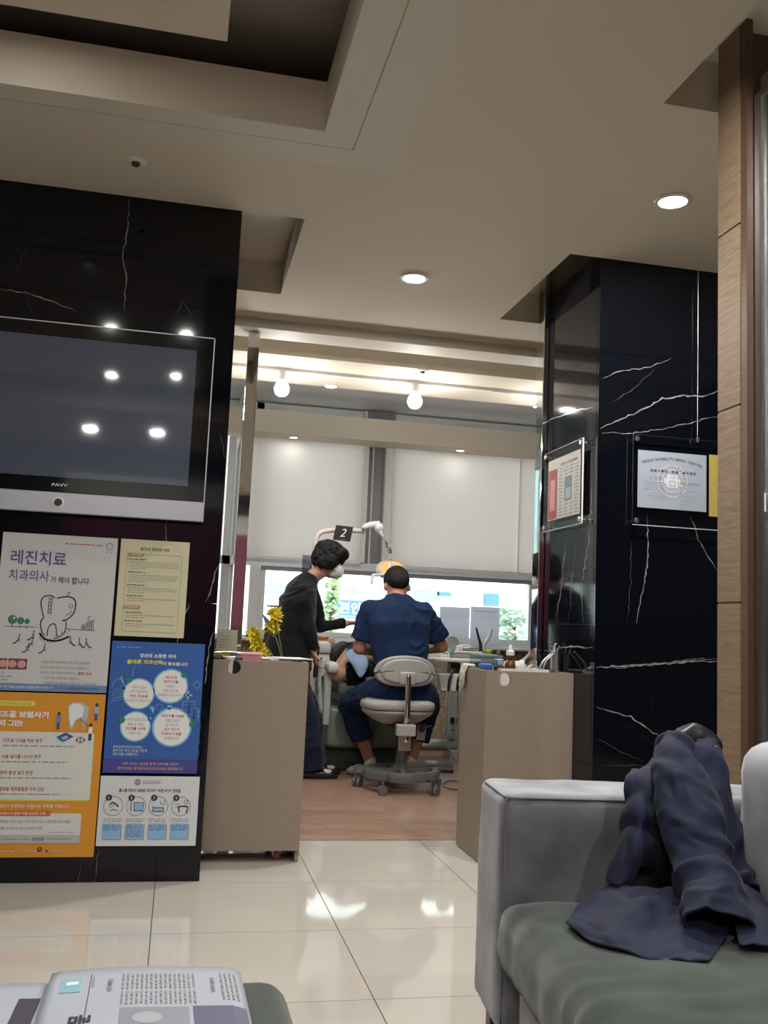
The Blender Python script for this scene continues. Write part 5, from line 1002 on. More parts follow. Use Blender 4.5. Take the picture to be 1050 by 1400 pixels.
# ---- paper sheets standing on the window sill
for (u0, u1, lab, sd) in ((602, 643, 'left printed sheet standing against the window behind the instrument table', 0), (644.5, 684, 'right printed sheet with a ruled heading standing against the window', 1)):
    a = aY(u0, 829, 8.16); b = aY(u1, 830, 8.16); z0 = .864; o, p = sheet('paper_sheet', lab, 'paper', ((a.x+b.x)/2, 8.17, (a.z+z0)/2), b.x-a.x, a.z-z0, M_SHEET, th=.004)
    p.z = .0008
    if sd: p.line([(.08, .11), (.92, .11)], .012, M_INK); p.text('• 서식', .14, .07, .03, M_GREYINK, width=.1)
    for k in range(20 if not sd else 22): p.line([(.07, .15+.038*k), (.93, .15+.038*k)], .003, I_LG, name='printed_line_drawing')
    for k in range(14): p.words(.06 if k % 2 else .1, .9 if k < 4 else .16, .13+.055*k, .012, I_LG, seed=k+sd*20)
    p.line([(.20, .12), (.20, .92)], .004, I_LG); p.done()
# ---- low cabinet at the right end of the window, grey hose arm
t = thing('side_counter', 'beige counter below the right end of the window', 'counter', (3.2, 7.75, 0)); bm = B(); bx(bm, -.35, .4, -.3, .35, 0, .70, .004); obj('body', bm, M_CAB, t); bm = B(); bx(bm, -.36, .4, -.31, .36, .701, .725, .003); obj('worktop', bm, M_CAB, t)
t = thing('grey_lever_arm', 'small grey and black syringe arm on the beige counter', 'instrument', (aY(712, 903, 7.5).x, 7.5, .726)); bm = B(); q = aY(729, 887, 7.5)-t.location; tube(bm, [(-.03, 0, .012), q*.5, q], [.02, .016, .014], 10, 3); obj('arm', bm, M_UNITL, t, True); bm = B(); tube(bm, [(.03, -.02, .03), q+Vector((.04, -.02, -.02))], .008, 8); obj('black_sleeve', bm, M_BLACK, t, True)
# ---- foot pedal with cable
t = thing('foot_pedal', 'black flat foot pedal on the wood floor beside the stool', 'pedal', (aZ(600, 1053).x, aZ(600, 1053).y, 0), (0, 0, -.25)); bm = B(); bx(bm, -.12, .10, -.13, .11, 0, .028, .006); obj('pedal_plate', bm, M_BLACK, t); bm = B(); bx(bm, -.10, -.01, -.04, .05, .0285, .06, .01); obj('pedal_button', bm, M_UNITL, t)
t = thing('cable', 'thin black cable loop on the floor right of the stool', 'cable', (aZ(606, 1076).x, aZ(606, 1076).y, 0)); bm = B(); P_ = [aZ(u, v) - t.location + Vector((0, 0, .009)) for u, v in ((606, 1074), (612, 1070), (622, 1070), (632, 1073), (630, 1080), (618, 1081), (606, 1077))]; tube(bm, P_, .0035, 8, 6); obj('cable_run', bm, M_RUB, t, True)

# ================================================================== PEOPLE
def head(bb, c, f, u, s=1.0, nose=True):
    f = f.normalized(); sd = f.cross(u).normalized(); u = sd.cross(f).normalized(); R = Matrix(((sd.x, f.x, u.x), (sd.y, f.y, u.y), (sd.z, f.z, u.z)))
    T = lambda x, y, z: Vector(c)+R @ (Vector((x, y, z))*s)
    bb.ball(T(0, -.012, .035), (.073*s, .092*s, .082*s), R); bb.ball(T(0, .018, -.03), (.060*s, .068*s, .082*s), R); bb.ball(T(0, .045, -.075), (.036*s, .036*s, .032*s), R)
    bb.chain([T(0, .082, .0), T(0, .102, -.028)], [.009*s, .013*s])
    for k in (-1, 1): bb.ball(T(k*.075, -.005, -.012), (.011*s, .019*s, .031*s), R)
    return T, R
def facebits(par, T, R, s=1.0, eyes=True):
    for k in (-1, 1):
        bm = B(); bmesh.ops.create_uvsphere(bm, u_segments=12, v_segments=8, radius=.011*s, matrix=Matrix.Translation(T(k*.030, .071, .004))); obj('eye', bm, M_WHITE, par, True)
        bm = B(); bmesh.ops.create_uvsphere(bm, u_segments=10, v_segments=6, radius=.006*s, matrix=Matrix.Translation(T(k*.030, .079, .004))); obj('iris', bm, M_BLACK, par, True)
        bm = B(); tube(bm, [T(k*.014, .084, .024), T(k*.03, .083, .029), T(k*.046, .074, .024)], .0028*s, 6, 3); obj('eyebrow', bm, M_HAIR, par, True)
    bm = B(); tube(bm, [T(-.022, .081, -.058), T(0, .086, -.056), T(.022, .081, -.058)], [.002, .005, .002], 8, 4); obj('mouth', bm, mat('lips', (.32, .10, .08), .5), par, True)
def hand(bb, wrist, d, palm_n, s=1.0, curl=.5, side=1):
    """palm, four fingers of unequal length, thumb from the side of the palm"""
    d = d.normalized(); n = (palm_n-d*palm_n.dot(d)).normalized(); x = d.cross(n).normalized()*side; W = Vector(wrist)
    bb.loft([(W, .026*s, .019*s), (W+d*.035*s, .036*s, .016*s), (W+d*.085*s, .042*s, .014*s), (W+d*.095*s, .036*s, .011*s)], x, 20, 2.4)
    for k, L_ in enumerate((.070, .080, .074, .058)):
        b0 = W+d*.085*s+x*(.030-.020*k)*s; c1 = curl; p1 = b0+(d*math.cos(c1*.6)+n*math.sin(c1*.6))*L_*.45*s; p2 = p1+(d*math.cos(c1*1.6)+n*math.sin(c1*1.6))*L_*.32*s; p3 = p2+(d*math.cos(c1*2.4)+n*math.sin(c1*2.4))*L_*.25*s
        bb.chain([b0, p1, p2, p3], [.0092*s, .0086*s, .0078*s, .0068*s], seg=10)
    t0 = W+d*.03*s+x*.030*s; t1 = t0+(d*.6+x*.7+n*.25).normalized()*.034*s; t2 = t1+(d*.85+x*.25+n*.4).normalized()*.028*s; bb.chain([t0, t1, t2], [.012*s, .010*s, .0085*s], seg=10)

# ---------- person seated in blue scrubs
man = thing('person', 'person in navy scrubs sitting on the grey stool, seen from behind', 'person', (1.385, 6.0, 0))
man.location = (0, 0, 0); V = Vector
mP = aY(552, 948, 6.0); mW = aY(550, 915, 5.97); mC = aY(546, 870, 6.02); mN = aY(542, 818, 6.12); mH = aY(542.5, 802, 6.22)
sL = aY(504, 832, 6.08); sR = aY(582, 833, 6.08); eL = aY(491, 886, 6.10); eR = aY(604, 884, 6.12); hL = aY(519, 892, 6.34); hR = aY(582, 889, 6.36)
kL = aY(479, 962, 6.42); kR = aY(585, 966, 6.44); aL = aY(506, 1042, 6.40); aR = aY(562, 1040, 6.44); hipL = mP+V((-.11, .03, 0)); hipR = mP+V((.11, .03, 0))
sk_ = Blob(); T, R = head(sk_, mH, V((.02, .66, -.75)), V((0, .75, .66)), 1.08)
sk_.chain([mH+V((0, -.02, -.04)), mN+V((0, -.01, -.01)), mC+V((0, .02, .10))], [.056, .054, .06]); sk_.loft([(mC+V((0, .03, .12)), .14, .07), (mC, .15, .09), (mW, .13, .09), (mP, .15, .11)], V((1, 0, 0)))
for a, b, c, d in ((sL, eL, hL, 1), (sR, eR, hR, -1)): sk_.chain([a+V((0, 0, -.02)), b, c], [.036, .042, .027]); sk_.chain([mC+V((0, 0, .10)), a+V((0, 0, -.02))], [.045, .034]); hand(sk_, c, (V((1.45, 6.50, .80))-c), V((0, .3, -1)), .95, .6, -d)
for h, k, a, s in ((hipL, kL, aL, -1), (hipR, kR, aR, 1)): sk_.chain([h, k, k+(a-k)*.35, a], [.08, .056, .050, .036]); sk_.chain([a, a+V((0, -.03, -.035))], [.036, .034])
sk_.done('body', M_SKIN, man, .0075, 5); facebits(man, T, R)
hb = Blob(); hb.ball(T(0, -.020, .040), (.087, .104, .088), R); hb.ball(T(0, -.058, .000), (.076, .058, .082), R); hb.ball(T(0, .02, .080), (.068, .066, .044), R); hb.done('hair', M_HAIR, man, .005, 3, .0022, 60)
tb = Blob(); tb.loft([(mP+V((0, .0, -.035)), .175, .135), (mP+V((0, -.01, .06)), .172, .125), (mW+V((0, -.0, .04)), .168, .118), (mC+V((0, -.005, -.04)), .190, .120), (mC+V((0, -.0, .07)), .205, .112), (mC+V((0, .03, .145)), .195, .092), (mC+V((0, .06, .20)), .140, .070), (mN+V((0, .0, .0)), .085, .068), (mN+V((0, .0, .018)), .066, .06)], V((1, 0, 0)), 36, 2.3)
for a, b in ((sL, eL), (sR, eR)):
    d = b-a; tb.chain([mC+V((0, .03, .135)), a+V((0, 0, -.005))], [.072, .060]); tb.chain([mN+V((0, -.01, -.035)), a+V((0, 0, -.012))], [.060, .058]); tb.chain([mC+V((0, .0, .12)), a+V((0, -.012, -.03))], [.085, .062]); tb.chain([mC+V((0, .02, .05)), a+V((0, -.01, -.06))], [.09, .062]); tb.chain([a+V((0, 0, -.012)), a+d*.45, a+d*.80], [.058, .067, .078], (True, False), 28)
tb.done('scrub_top', M_NAVY, man, .007, 3, .008, 7.5, 3)
pb = Blob(); pb.loft([(mP+V((0, .02, -.07)), .19, .14), (mP+V((0, .01, .0)), .182, .14), (mP+V((0, 0, .05)), .172, .125)], V((1, 0, 0)), 32)
for h, k, a in ((hipL, kL, aL), (hipR, kR, aR)): d = a-k; pb.chain([h, h+(k-h)*.5+V((0, 0, .01)), k, k+d*.35, k+d*.62], [.105, .100, .082, .080, .078], (True, False), 28)
pb.done('trousers', M_NAVY, man, .008, 3, .007, 8, 9)
M_SOCK = mat('white_sock', (.55, .55, .54), .8, bump=.2, bscale=300); M_SLIP = mat('beige_slipper', (.33, .32, .28), .6)
for a, s in ((aL, -1), (aR, 1)):
    fd = V((s*.62, .78, 0)).normalized(); g = V((a.x, a.y, 0)); sb = Blob(); sb.chain([a+V((0, 0, .01)), g+V((0, -.01, .06))], [.040, .042]); sb.chain([g-fd*.035+V((0, 0, .045)), g+fd*.10+V((0, 0, .04))], [.040, .038]); sb.done('sock', M_SOCK, man, .006, 3)
    fb = Blob(); fb.loft([(g-fd*.085+V((0, 0, .022)), .034, .020), (g-fd*.02+V((0, 0, .024)), .043, .023), (g+fd*.07+V((0, 0, .030)), .052, .030), (g+fd*.14+V((0, 0, .032)), .052, .031), (g+fd*.185+V((0, 0, .020)), .034, .018)], V((fd.y, -fd.x, 0)), 24, 2.6); fb.done('slipper', M_SLIP, man, .006, 3)
pk = aY(576, 1001, 6.345); bm = B(); box(bm, (0, 0, 0), (.062, .008, .105), .003); q = obj('leg_pocket', bm, I_LG, man); q.location = pk; q.rotation_euler = (.0, .10, .15); bm = B(); box(bm, (0, -.005, .028), (.05, .004, .034), .001); box(bm, (0, -.005, .006), (.035, .003, .012)); obj('pocket_patch', bm, I_MAR, q)

# ---------- standing person in black
wo = thing('person', 'person standing bent forward in a black top, dark trousers and white face mask', 'person', (0, 0, 0)); Y0 = 6.42
wH = aY(452, 770, Y0)-V((.008, 0, -.015)); wN = aY(428, 788, Y0); wC = aY(408, 828, Y0); wWa = aY(397, 880, Y0); wP = aY(393, 912, Y0)
ws1 = aY(411, 808, Y0-.10); we1 = aY(421, 860, Y0-.13); wh1 = aY(429, 891, Y0-.10); ws2 = aY(423, 804, Y0+.16); we2 = aY(438, 857, Y0+.22); wh2 = aY(474, 852, Y0+.22)
hp1 = wP+V((0, -.09, 0)); hp2 = wP+V((.0, .09, 0)); k1 = aY(418, 982, Y0-.08); k2 = aY(424, 982, Y0+.09); a1 = aY(427, 1053, Y0-.08); a2 = aY(432, 1050, Y0+.10); a1.z = .07; a2.z = .07
sk_ = Blob(); T, R = head(sk_, wH, V((.88, -.10, -.42)), V((.42, 0, .9)), .98)
sk_.chain([wH+V((-.03, 0, -.05)), wN, wC+V((.02, 0, .1))], [.050, .050, .06]); sk_.loft([(wC+V((.02, 0, .1)), .13, .07), (wC, .14, .09), (wWa, .12, .085), (wP, .14, .10)], V((0, 1, 0)))
for a, b, c, pn, dd, s in ((ws1, we1, wh1, V((1, .2, 0)), V((.25, .05, -1)), 1), (ws2, we2, wh2, V((0, -.2, -1)), V((1, .0, .10)), -1)):
    sk_.chain([a, b, c], [.042, .035, .024]); sk_.chain([wC+V((.02, 0, .10)), a], [.05, .045]); hand(sk_, c, dd, pn, .92, .75 if s > 0 else .45, s)
for h, k, a in ((hp1, k1, a1), (hp2, k2, a2)): sk_.chain([h, k, a], [.075, .052, .036]); sk_.chain([a, a+V((.03, 0, -.035))], [.030, .022])
sk_.done('body', M_SKIN2, wo, .0075, 5); facebits(wo, T, R, .98)
hb = Blob(); hb.ball(T(0, -.020, .050), (.098, .115, .088), R); hb.ball(T(0, -.070, .0), (.088, .062, .080), R); hb.ball(T(0, .045, .082), (.078, .058, .046), R)
for k in (-1, 1): hb.ball(T(k*.074, .0, .0), (.026, .060, .072), R); hb.ball(T(k*.068, -.035, -.035), (.030, .05, .05), R)
hb.ball(T(0, -.075, -.04), (.07, .04, .04), R); hb.done('hair', M_HAIR, wo, .006, 3, .006, 22)
mk = Blob(); mk.ball(T(0, .078, -.042), (.050, .038, .054), R); mk.ball(T(0, .104, -.040), (.020, .024, .036), R); mk.ball(T(0, .060, -.070), (.044, .036, .030), R); mk.ball(T(0, .055, -.035), (.062, .030, .036), R); mk.done('face_mask', mat('white_mask', (.66, .66, .66), .8), wo, .004, 8)
bm = B()
for k in (-1, 1): tube(bm, [T(k*.050, .075, -.02), T(k*.070, .04, -.01), T(k*.083, -.005, .005)], .0018, 6, 4)
obj('mask_strap', bm, M_WHITE, wo)
tb = Blob(); tb.loft([(wP+V((-.012, 0, -.02)), .195, .172), (wP+V((-.016, 0, .10)), .185, .166), (wWa+V((-.022, 0, .06)), .165, .148), (wC+V((-.01, 0, -.06)), .18, .135), (wC+V((-.005, 0, .03)), .19, .125), (wC+V((.025, 0, .115)), .165, .10), (wN+V((-.03, 0, -.03)), .09, .075), (wN+V((-.008, 0, .006)), .060, .060)], V((0, 1, 0)), 36, 2.2)
tb.chain([ws1, we1, wh1+(we1-wh1)*.10], [.062, .052, .040], (True, False)); tb.chain([ws2, we2, wh2+(we2-wh2)*.06], [.062, .050, .036], (True, False)); tb.chain([wC+V((.02, 0, .10)), ws1], [.07, .062]); tb.chain([wC+V((.02, 0, .10)), ws2], [.07, .062])
tb.done('black_top', M_KNIT, wo, .007, 4, .006, 7, 5)
pb = Blob(); pb.loft([(wP+V((0, 0, -.16)), .18, .14), (wP+V((0, 0, .0)), .178, .145), (wP+V((0, 0, .07)), .165, .13)], V((0, 1, 0)), 32)
for h, k, a in ((hp1, k1, a1), (hp2, k2, a2)): d = a-k; pb.chain([h+V((0, 0, -.02)), k, a+V((-.01, 0, -.02))], [.105, .085, .088], (True, False), 28)
pb.done('trousers', M_NAVY2, wo, .008, 3, .009, 7, 2)
M_SHOE = mat('black_shoe', (.012, .012, .014), .35)
for a in (a1, a2):
    g = V((a.x, a.y, 0)); fb = Blob(); fb.loft([(g+V((-.09, 0, .028)), .030, .026), (g+V((-.03, 0, .032)), .040, .030), (g+V((.06, 0, .030)), .044, .028), (g+V((.13, 0, .026)), .040, .024), (g+V((.168, 0, .016)), .024, .014)], V((0, 1, 0)), 24, 2.5); so = fb.done('shoe', M_SHOE, wo, .006, 3)
    bm = B(); bmesh.ops.create_uvsphere(bm, u_segments=12, v_segments=8, radius=1, matrix=Matrix.Translation(g+V((.095, -.01, .044))) @ Matrix.Diagonal((.035, .03, .018, 1))); obj('sock_patch', bm, M_SOCK, wo, True)
t = thing('suction_handle', 'black suction hose handle held in the standing person\'s hand', 'instrument', wh1+V((.02, 0, -.06))); bm = B(); q = aY(431, 926, Y0-.10)-t.location; q0_ = aY(436, 884, Y0-.10)-t.location; tube(bm, [q0_+V((.005, 0, .0)), q0_*.5+V((0, 0, 0)), (0, 0, 0), q*.5, q], [.006, .008, .012, .016, .016], 12, 4); obj('handle', bm, M_BLACK, t, True)

# ---------- patient lying on the chair
pa = thing('person', 'patient lying back on the dental chair in black clothes under a blue bib', 'person', (0, 0, 0))
pH = V((1.47, 6.42, .80)); pS = aY(502, 905, 6.62); pC = aY(492, 908, 6.72); pHip = aY(474, 905, 7.05); pK = aY(455, 900, 7.35); pF = V((pK.x-.02, 7.85, .74))
pS.z = .775; pC.z = .785; pHip.z = .745; pK.z = .80
d = (pHip-pS).normalized(); sd = V((d.y, -d.x, 0)).normalized()
pe = aY(460, 922, 6.50); psh = aY(489, 921, 6.46); pw_ = aY(476, 893, 6.62)
sk_ = Blob(); T, R = head(sk_, pH, V((-.1, .15, 1)), V((.25, -.95, .1)), .98); sk_.chain([pH+d*.08, pS], [.05, .055]); sk_.loft([(pS, .16, .08), (pC, .15, .09), (pHip, .15, .09)], sd)
sk_.chain([psh, pe, pw_], [.05, .055, .036]); hand(sk_, pw_, V((.6, .3, .1)), V((0, 0, -1)), .95, .4, 1)
psr = pS+sd*.17; sk_.chain([psr, psr+d*.28+sd*.05, psr+d*.42-sd*.12+V((0, 0, .08))], [.045, .038, .026])
for s in (-1, 1): sk_.chain([pHip+sd*.08*s, pK+sd*.09*s, pF+sd*.09*s], [.075, .055, .04]); sk_.chain([pF+sd*.09*s, pF+sd*.09*s+V((0, .02, .13))], [.035, .028])
sk_.done('body', M_SKIN2, pa, .008, 4); facebits(pa, T, R)
hb = Blob(); hb.ball(T(0, -.022, .045), (.082, .095, .078), R); hb.ball(T(0, -.06, .0), (.07, .05, .07), R); hb.done('hair', M_HAIR, pa, .006, 3, .002, 50)
tb = Blob(); tb.loft([(pS-d*.03, .17, .085), (pC, .17, .105), (pC+d*.2, .165, .10), (pHip, .165, .10)], sd, 32); tb.chain([psh+V((.02, 0, 0)), psh+(pe-psh)*.52], [.100, .088], (True, False)); tb.chain([psr, psr+d*.2+sd*.03], [.07, .07], (True, False)); tb.done('black_shirt', M_KNIT, pa, .008, 4, .006, 9)
pb = Blob(); pb.loft([(pHip-d*.03, .17, .10), (pHip+d*.1, .17, .10)], sd, 28)
for s in (-1, 1): pb.chain([pHip+sd*.08*s, pK+sd*.09*s, pF+sd*.09*s+V((0, -.05, 0))], [.10, .078, .062], (True, False))
pb.done('trousers', mat('dark_grey_cloth', (.035, .04, .05), .8), pa, .008, 3, .008, 9)
# bib: a curved sheet lying over the chest
bib = thing('paper_bib', 'pale blue paper bib with a green edge on the lying patient\'s chest', 'bib', (0, 0, 0)); bm = B(); G = []
cA, cB_, cC, cD = aY(474, 891, 6.60), aY(506, 898, 6.45), aY(494, 928, 6.36), aY(490, 910, 6.40)
rows = [[aY(u, v, y-.12) for u, v, y in r] for r in ([(472, 893, 6.58), (475, 889, 6.60), (482, 887, 6.60), (492, 886, 6.60)], [(474, 901, 6.52), (480, 900, 6.50), (488, 900, 6.50), (500, 898, 6.50)], [(481, 907, 6.47), (486, 908, 6.44), (494, 907, 6.44), (504, 905, 6.45)], [(486, 917, 6.43), (490, 918, 6.41), (496, 916, 6.41), (503, 912, 6.42)], [(491, 926, 6.40), (493, 927, 6.39), (496, 925, 6.39), (499, 920, 6.40)])]
vs = [[bm.verts.new(p) for p in r] for r in rows]
for A, C2 in zip(vs, vs[1:]):
    for k in range(3): bm.faces.new((A[k], A[k+1], C2[k+1], C2[k]))
bb_ = obj('bib_sheet', bm, mat('pale_blue_paper', (.30, .45, .68), .7), bib, True); sd_ = bb_.modifiers.new('s', 'SUBSURF'); sd_.levels = 2; sd_.render_levels = 2; so_ = bb_.modifiers.new('t', 'SOLIDIFY'); so_.thickness = .003
bm = B(); tube(bm, [aY(496, 902, 6.42), aY(503, 901, 6.42)], .012, 8); box(bm, aY(500, 903, 6.41), (.05, .01, .035), .004); obj('green_edge', bm, mat('mint_green', (.10, .50, .28), .6), bib)

# ================================================================== SOFA, JACKET, OTTOMAN (near the viewer)
SA = -math.radians(6.0)
so = thing('sofa', 'grey velvet sofa with a green seat cushion beside the glass door', 'sofa', (.742, 2.285, 0), (0, 0, SA))
def sblock(name, x0, x1, y0, y1, z0, z1, m, bev=.03, sub=1, amp=.003, wsc=6, puff=0, seed=0, wr=0, fine=.09):
    bm = B(); bx(bm, x0, x1, y0, y1, z0, z1, bev, 4)
    for k in range(6 if wr else 3):
        es = [e for e in bm.edges if e.calc_length() > fine]
        if es: bmesh.ops.subdivide_edges(bm, edges=es, cuts=1, use_grid_fill=True)
    bmesh.ops.triangulate(bm, faces=[f for f in bm.faces if len(f.verts) > 4]); bm.normal_update()
    cx, cy, cz = (x0+x1)/2, (y0+y1)/2, (z0+z1)/2
    for v in bm.verts:
        q = v.co.copy(); nn = noise.noise(q*wsc+V((seed, 0, 0)))+.5*noise.noise(q*wsc*2.3+V((0, seed, 0)))
        v.co += v.normal*nn*amp
        if wr:
            a_ = noise.noise(Vector((q.x*3.5+seed, q.y*17+2.5*noise.noise(q*4), q.z*6))); b2 = noise.noise(Vector((q.x*9, q.y*30, seed))); v.co += v.normal*wr*((.5-abs(a_)*1.8)+.45*b2)
        if puff: fx = 1-abs((q.x-cx)/((x1-x0)/2))**2.5; fy = 1-abs((q.y-cy)/((y1-y0)/2))**4; v.co.z += puff*max(fx, 0)*max(fy, 0)*(1 if q.z > cz else 0)
    return obj(name, bm, m, so, True)
sblock('arm', 0, .86, -.245, 0, .15, .65, M_SOFA, .028, seed=3, wr=.0018, fine=.03)
sblock('base', .045, .90, -2.0, -.25, .15, .31, M_SOFA, .02, seed=5); sblock('back', .72, .90, -2.0, -.25, .31, .70, M_SOFA, .03, seed=7)
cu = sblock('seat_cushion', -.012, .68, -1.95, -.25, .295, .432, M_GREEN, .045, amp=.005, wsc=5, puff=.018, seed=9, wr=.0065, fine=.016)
bc = sblock('back_cushion', .50, .70, -1.1, -.29, .44, .80, M_SOFA, .075, amp=.010, wsc=4, seed=11)
sblock('back_cushion', .50, .70, -1.93, -1.12, .44, .80, M_SOFA, .075, amp=.010, wsc=4, seed=14)
for x, y in ((.05, -.05), (.80, -.05), (.08, -1.9), (.85, -1.9)): bm = B(); bx(bm, x-.022, x+.022, y-.022, y+.022, 0, .152, .003); obj('leg', bm, M_DWOOD, so)
bm = B(); tube(bm, [(.012, -.241, .16), (.012, -.241, .60), (.020, -.241, .638), (.06, -.242, .641), (.45, -.242, .641)], .0025, 6, 5); obj('piping', bm, mat('dark_velvet_seam', (.13, .13, .14), .8), so, True)
bm = B(); tube(bm, [(.010, -.03, .640), (.009, -.12, .641), (.010, -.22, .641), (.018, -.238, .640)], .0022, 6, 5); obj('piping', bm, _MC['dark_velvet_seam'], so, True)

# ---- jacket thrown over the sofa corner
jk = thing('jacket', 'crumpled navy jacket thrown over the sofa arm and green seat', 'jacket', (0, 0, 0))
def cloth(name, rows, m=M_JACK, sub=2, th=.006, amp=.010, wsc=11, seed=0, par=None):
    bm = B(); nr = len(rows); 
    # resample rows with splines to a dense grid
    R1 = [spline(r, 6) for r in rows]; n = min(len(r) for r in R1); cols = [spline([r[i] for r in R1], 6) for i in range(n)]; m_ = len(cols[0])
    g = [[bm.verts.new(cols[i][j]) for i in range(n)] for j in range(m_)]
    for a, b in zip(g, g[1:]):
        for i in range(n-1): bm.faces.new((a[i], a[i+1], b[i+1], b[i]))
    bm.normal_update()
    for v in bm.verts:
        p = v.co*wsc+V((seed, seed*3, 0)); q = noise.noise(p+V((0, 0, 2*noise.noise(p*.6)))); q2 = noise.noise(Vector((p.x*2.6, p.y*2.6, p.z*1.4+q*3))); v.co += v.normal*((1-2.4*abs(q))*amp+(.5-abs(q2)*2)*amp*.45)
    o = obj(name, bm, m, par or jk, True); s = o.modifiers.new('t', 'SOLIDIFY'); s.thickness = th; s.offset = -1; s2 = o.modifiers.new('s', 'SUBSURF'); s2.levels = 1; s2.render_levels = 1; return o
def Zp(u, v, z): return aZ(u, v, z)
def Yp(u, v, y): return aY(u, v, y)
# left body panel falling in front of the arm
cloth('body_panel', [[Yp(868, 1050, 2.12), Yp(884, 1044, 2.10), Yp(900, 1038, 2.06), Yp(930, 1036, 2.06)],
 [Yp(858, 1062, 1.99), Yp(880, 1066, 1.95), Yp(905, 1070, 1.94), Yp(935, 1075, 1.99)],
 [Yp(850, 1115, 1.97), Yp(875, 1118, 1.90), Yp(900, 1125, 1.92), Yp(940, 1130, 1.97)],
 [Yp(836, 1170, 1.95), Yp(865, 1175, 1.87), Yp(898, 1180, 1.92), Yp(945, 1190, 1.96)],
 [Yp(827, 1205, 1.95), Yp(850, 1210, 1.87), Yp(890, 1200, 1.95), Yp(950, 1225, 1.93)]], amp=.012, seed=1)
# panel lying on the seat and fanning towards the viewer
cloth('hem_panel', [[Zp(833, 1208, .475), Zp(870, 1214, .50), Zp(915, 1212, .52), Zp(960, 1215, .53), Zp(1000, 1215, .53)],
 [Zp(812, 1222, .468), Zp(860, 1232, .49), Zp(905, 1236, .49), Zp(955, 1240, .50), Zp(1005, 1240, .50)],
 [Zp(790, 1240, .462), Zp(845, 1257, .475), Zp(900, 1262, .470), Zp(950, 1270, .475), Zp(1000, 1268, .47)],
 [Zp(776, 1253, .460), Zp(830, 1281, .462), Zp(890, 1292, .458), Zp(940, 1300, .46), Zp(985, 1290, .46)],
 [Zp(771, 1258, .456), Zp(815, 1287, .455), Zp(875, 1302, .454), Zp(925, 1311, .454), Zp(968, 1316, .454)]], amp=.012, wsc=10, seed=4)
# tail at the right behind the sleeve
cloth('tail_panel', [[Yp(985, 1100, 1.93), Yp(1000, 1120, 1.93), Yp(1012, 1150, 1.90)], [Yp(995, 1180, 1.85), Yp(1015, 1195, 1.84), Yp(1030, 1210, 1.83)], [Zp(1000, 1240, .49), Zp(1030, 1245, .50), Zp(1060, 1250, .50)], [Zp(1010, 1290, .47), Zp(1040, 1292, .47), Zp(1075, 1290, .47)]], amp=.008, seed=8)
# the sleeve: an open tapered tube hanging from the shoulder to its cuff
def sleeve(name, cs, m=M_JACK, amp=.012, seed=0, wsc=9):
    """cs: (centre, half width, half depth)"""
    C = spline([c[0] for c in cs], 12); n = len(C); seg = 64; bm = B(); rings = []; view = V((0, 1, 0))
    for i, c in enumerate(C):
        t = i/(n-1)*(len(cs)-1); k = min(int(t), len(cs)-2); f = t-k; a = cs[k][1]*(1-f)+cs[k+1][1]*f; b = cs[k][2]*(1-f)+cs[k+1][2]*f
        d = (C[min(i+1, n-1)]-C[max(i-1, 0)]).normalized(); x = d.cross(view).normalized(); y = x.cross(d).normalized()
        rings.append([bm.verts.new(c+x*a*math.cos(2*PI*j/seg)+y*b*math.sin(2*PI*j/seg)) for j in range(seg)])
    for A, C2 in zip(rings, rings[1:]):
        for j in range(seg): bm.faces.new((A[j], A[(j+1) % seg], C2[(j+1) % seg], C2[j]))
    bmesh.ops.recalc_face_normals(bm, faces=bm.faces); bm.normal_update()
    for v in bm.verts:
        p = V((v.co.x, v.co.y, v.co.z*1.3))*wsc+V((seed, 0, seed)); q = noise.noise(p+V((0, 0, 2*noise.noise(p*.6)))); q2 = noise.noise(Vector((p.x*2.4, p.y*2.4, p.z*1.9+q*3))); v.co += v.normal*((1-2.6*abs(q))*amp+(.5-abs(q2)*2)*amp*.45)
    o = obj(name, bm, m, jk, True, mats=[m, M_JIN]); s = o.modifiers.new('t', 'SOLIDIFY'); s.thickness = .006; s.offset = -1; s.material_offset = 1; return o
sleeve('sleeve', [(Yp(922, 1022, 2.00), .030, .03), (Yp(926, 1050, 1.93), .046, .04), (Yp(940, 1100, 1.87), .058, .045), (Yp(955, 1160, 1.81), .060, .05), (Yp(968, 1210, 1.75), .060, .05), (Yp(980, 1248, 1.69), .066, .042), (Yp(989, 1272, 1.655), .073, .036)], seed=2)
sleeve('second_sleeve', [(Yp(955, 1018, 2.02), .035, .04), (Yp(962, 1050, 1.98), .042, .05), (Yp(972, 1110, 1.94), .045, .05), (Yp(985, 1170, 1.90), .045, .05), (Yp(1003, 1225, 1.84), .045, .05)], seed=6)
0 and cloth('cuff_fold', [[Zp(915, 1218, .54), Zp(930, 1212, .55), Zp(950, 1215, .55)], [Zp(910, 1235, .50), Zp(935, 1238, .50), Zp(955, 1245, .50)], [Zp(880, 1235, .47), Zp(915, 1255, .47), Zp(950, 1268, .47)]], amp=.006, seed=12)
cbm = Blob(); cbm.chain([Yp(908, 1030, 2.0), Yp(925, 1015, 2.02), Yp(950, 1010, 2.03), Yp(972, 1020, 2.02)], [.022, .030, .034, .028]); cbm.done('collar', mat('glossy_black_lining', (.008, .008, .010), .38), jk, .006, 5, .004, 14)
bm = B(); tube(bm, [Yp(978, 1020, 1.97), Yp(989, 1060, 1.94), Yp(992, 1090, 1.92), Yp(997, 1120, 1.90)], .003, 6, 4); obj('zip', bm, M_STEEL, jk, True)

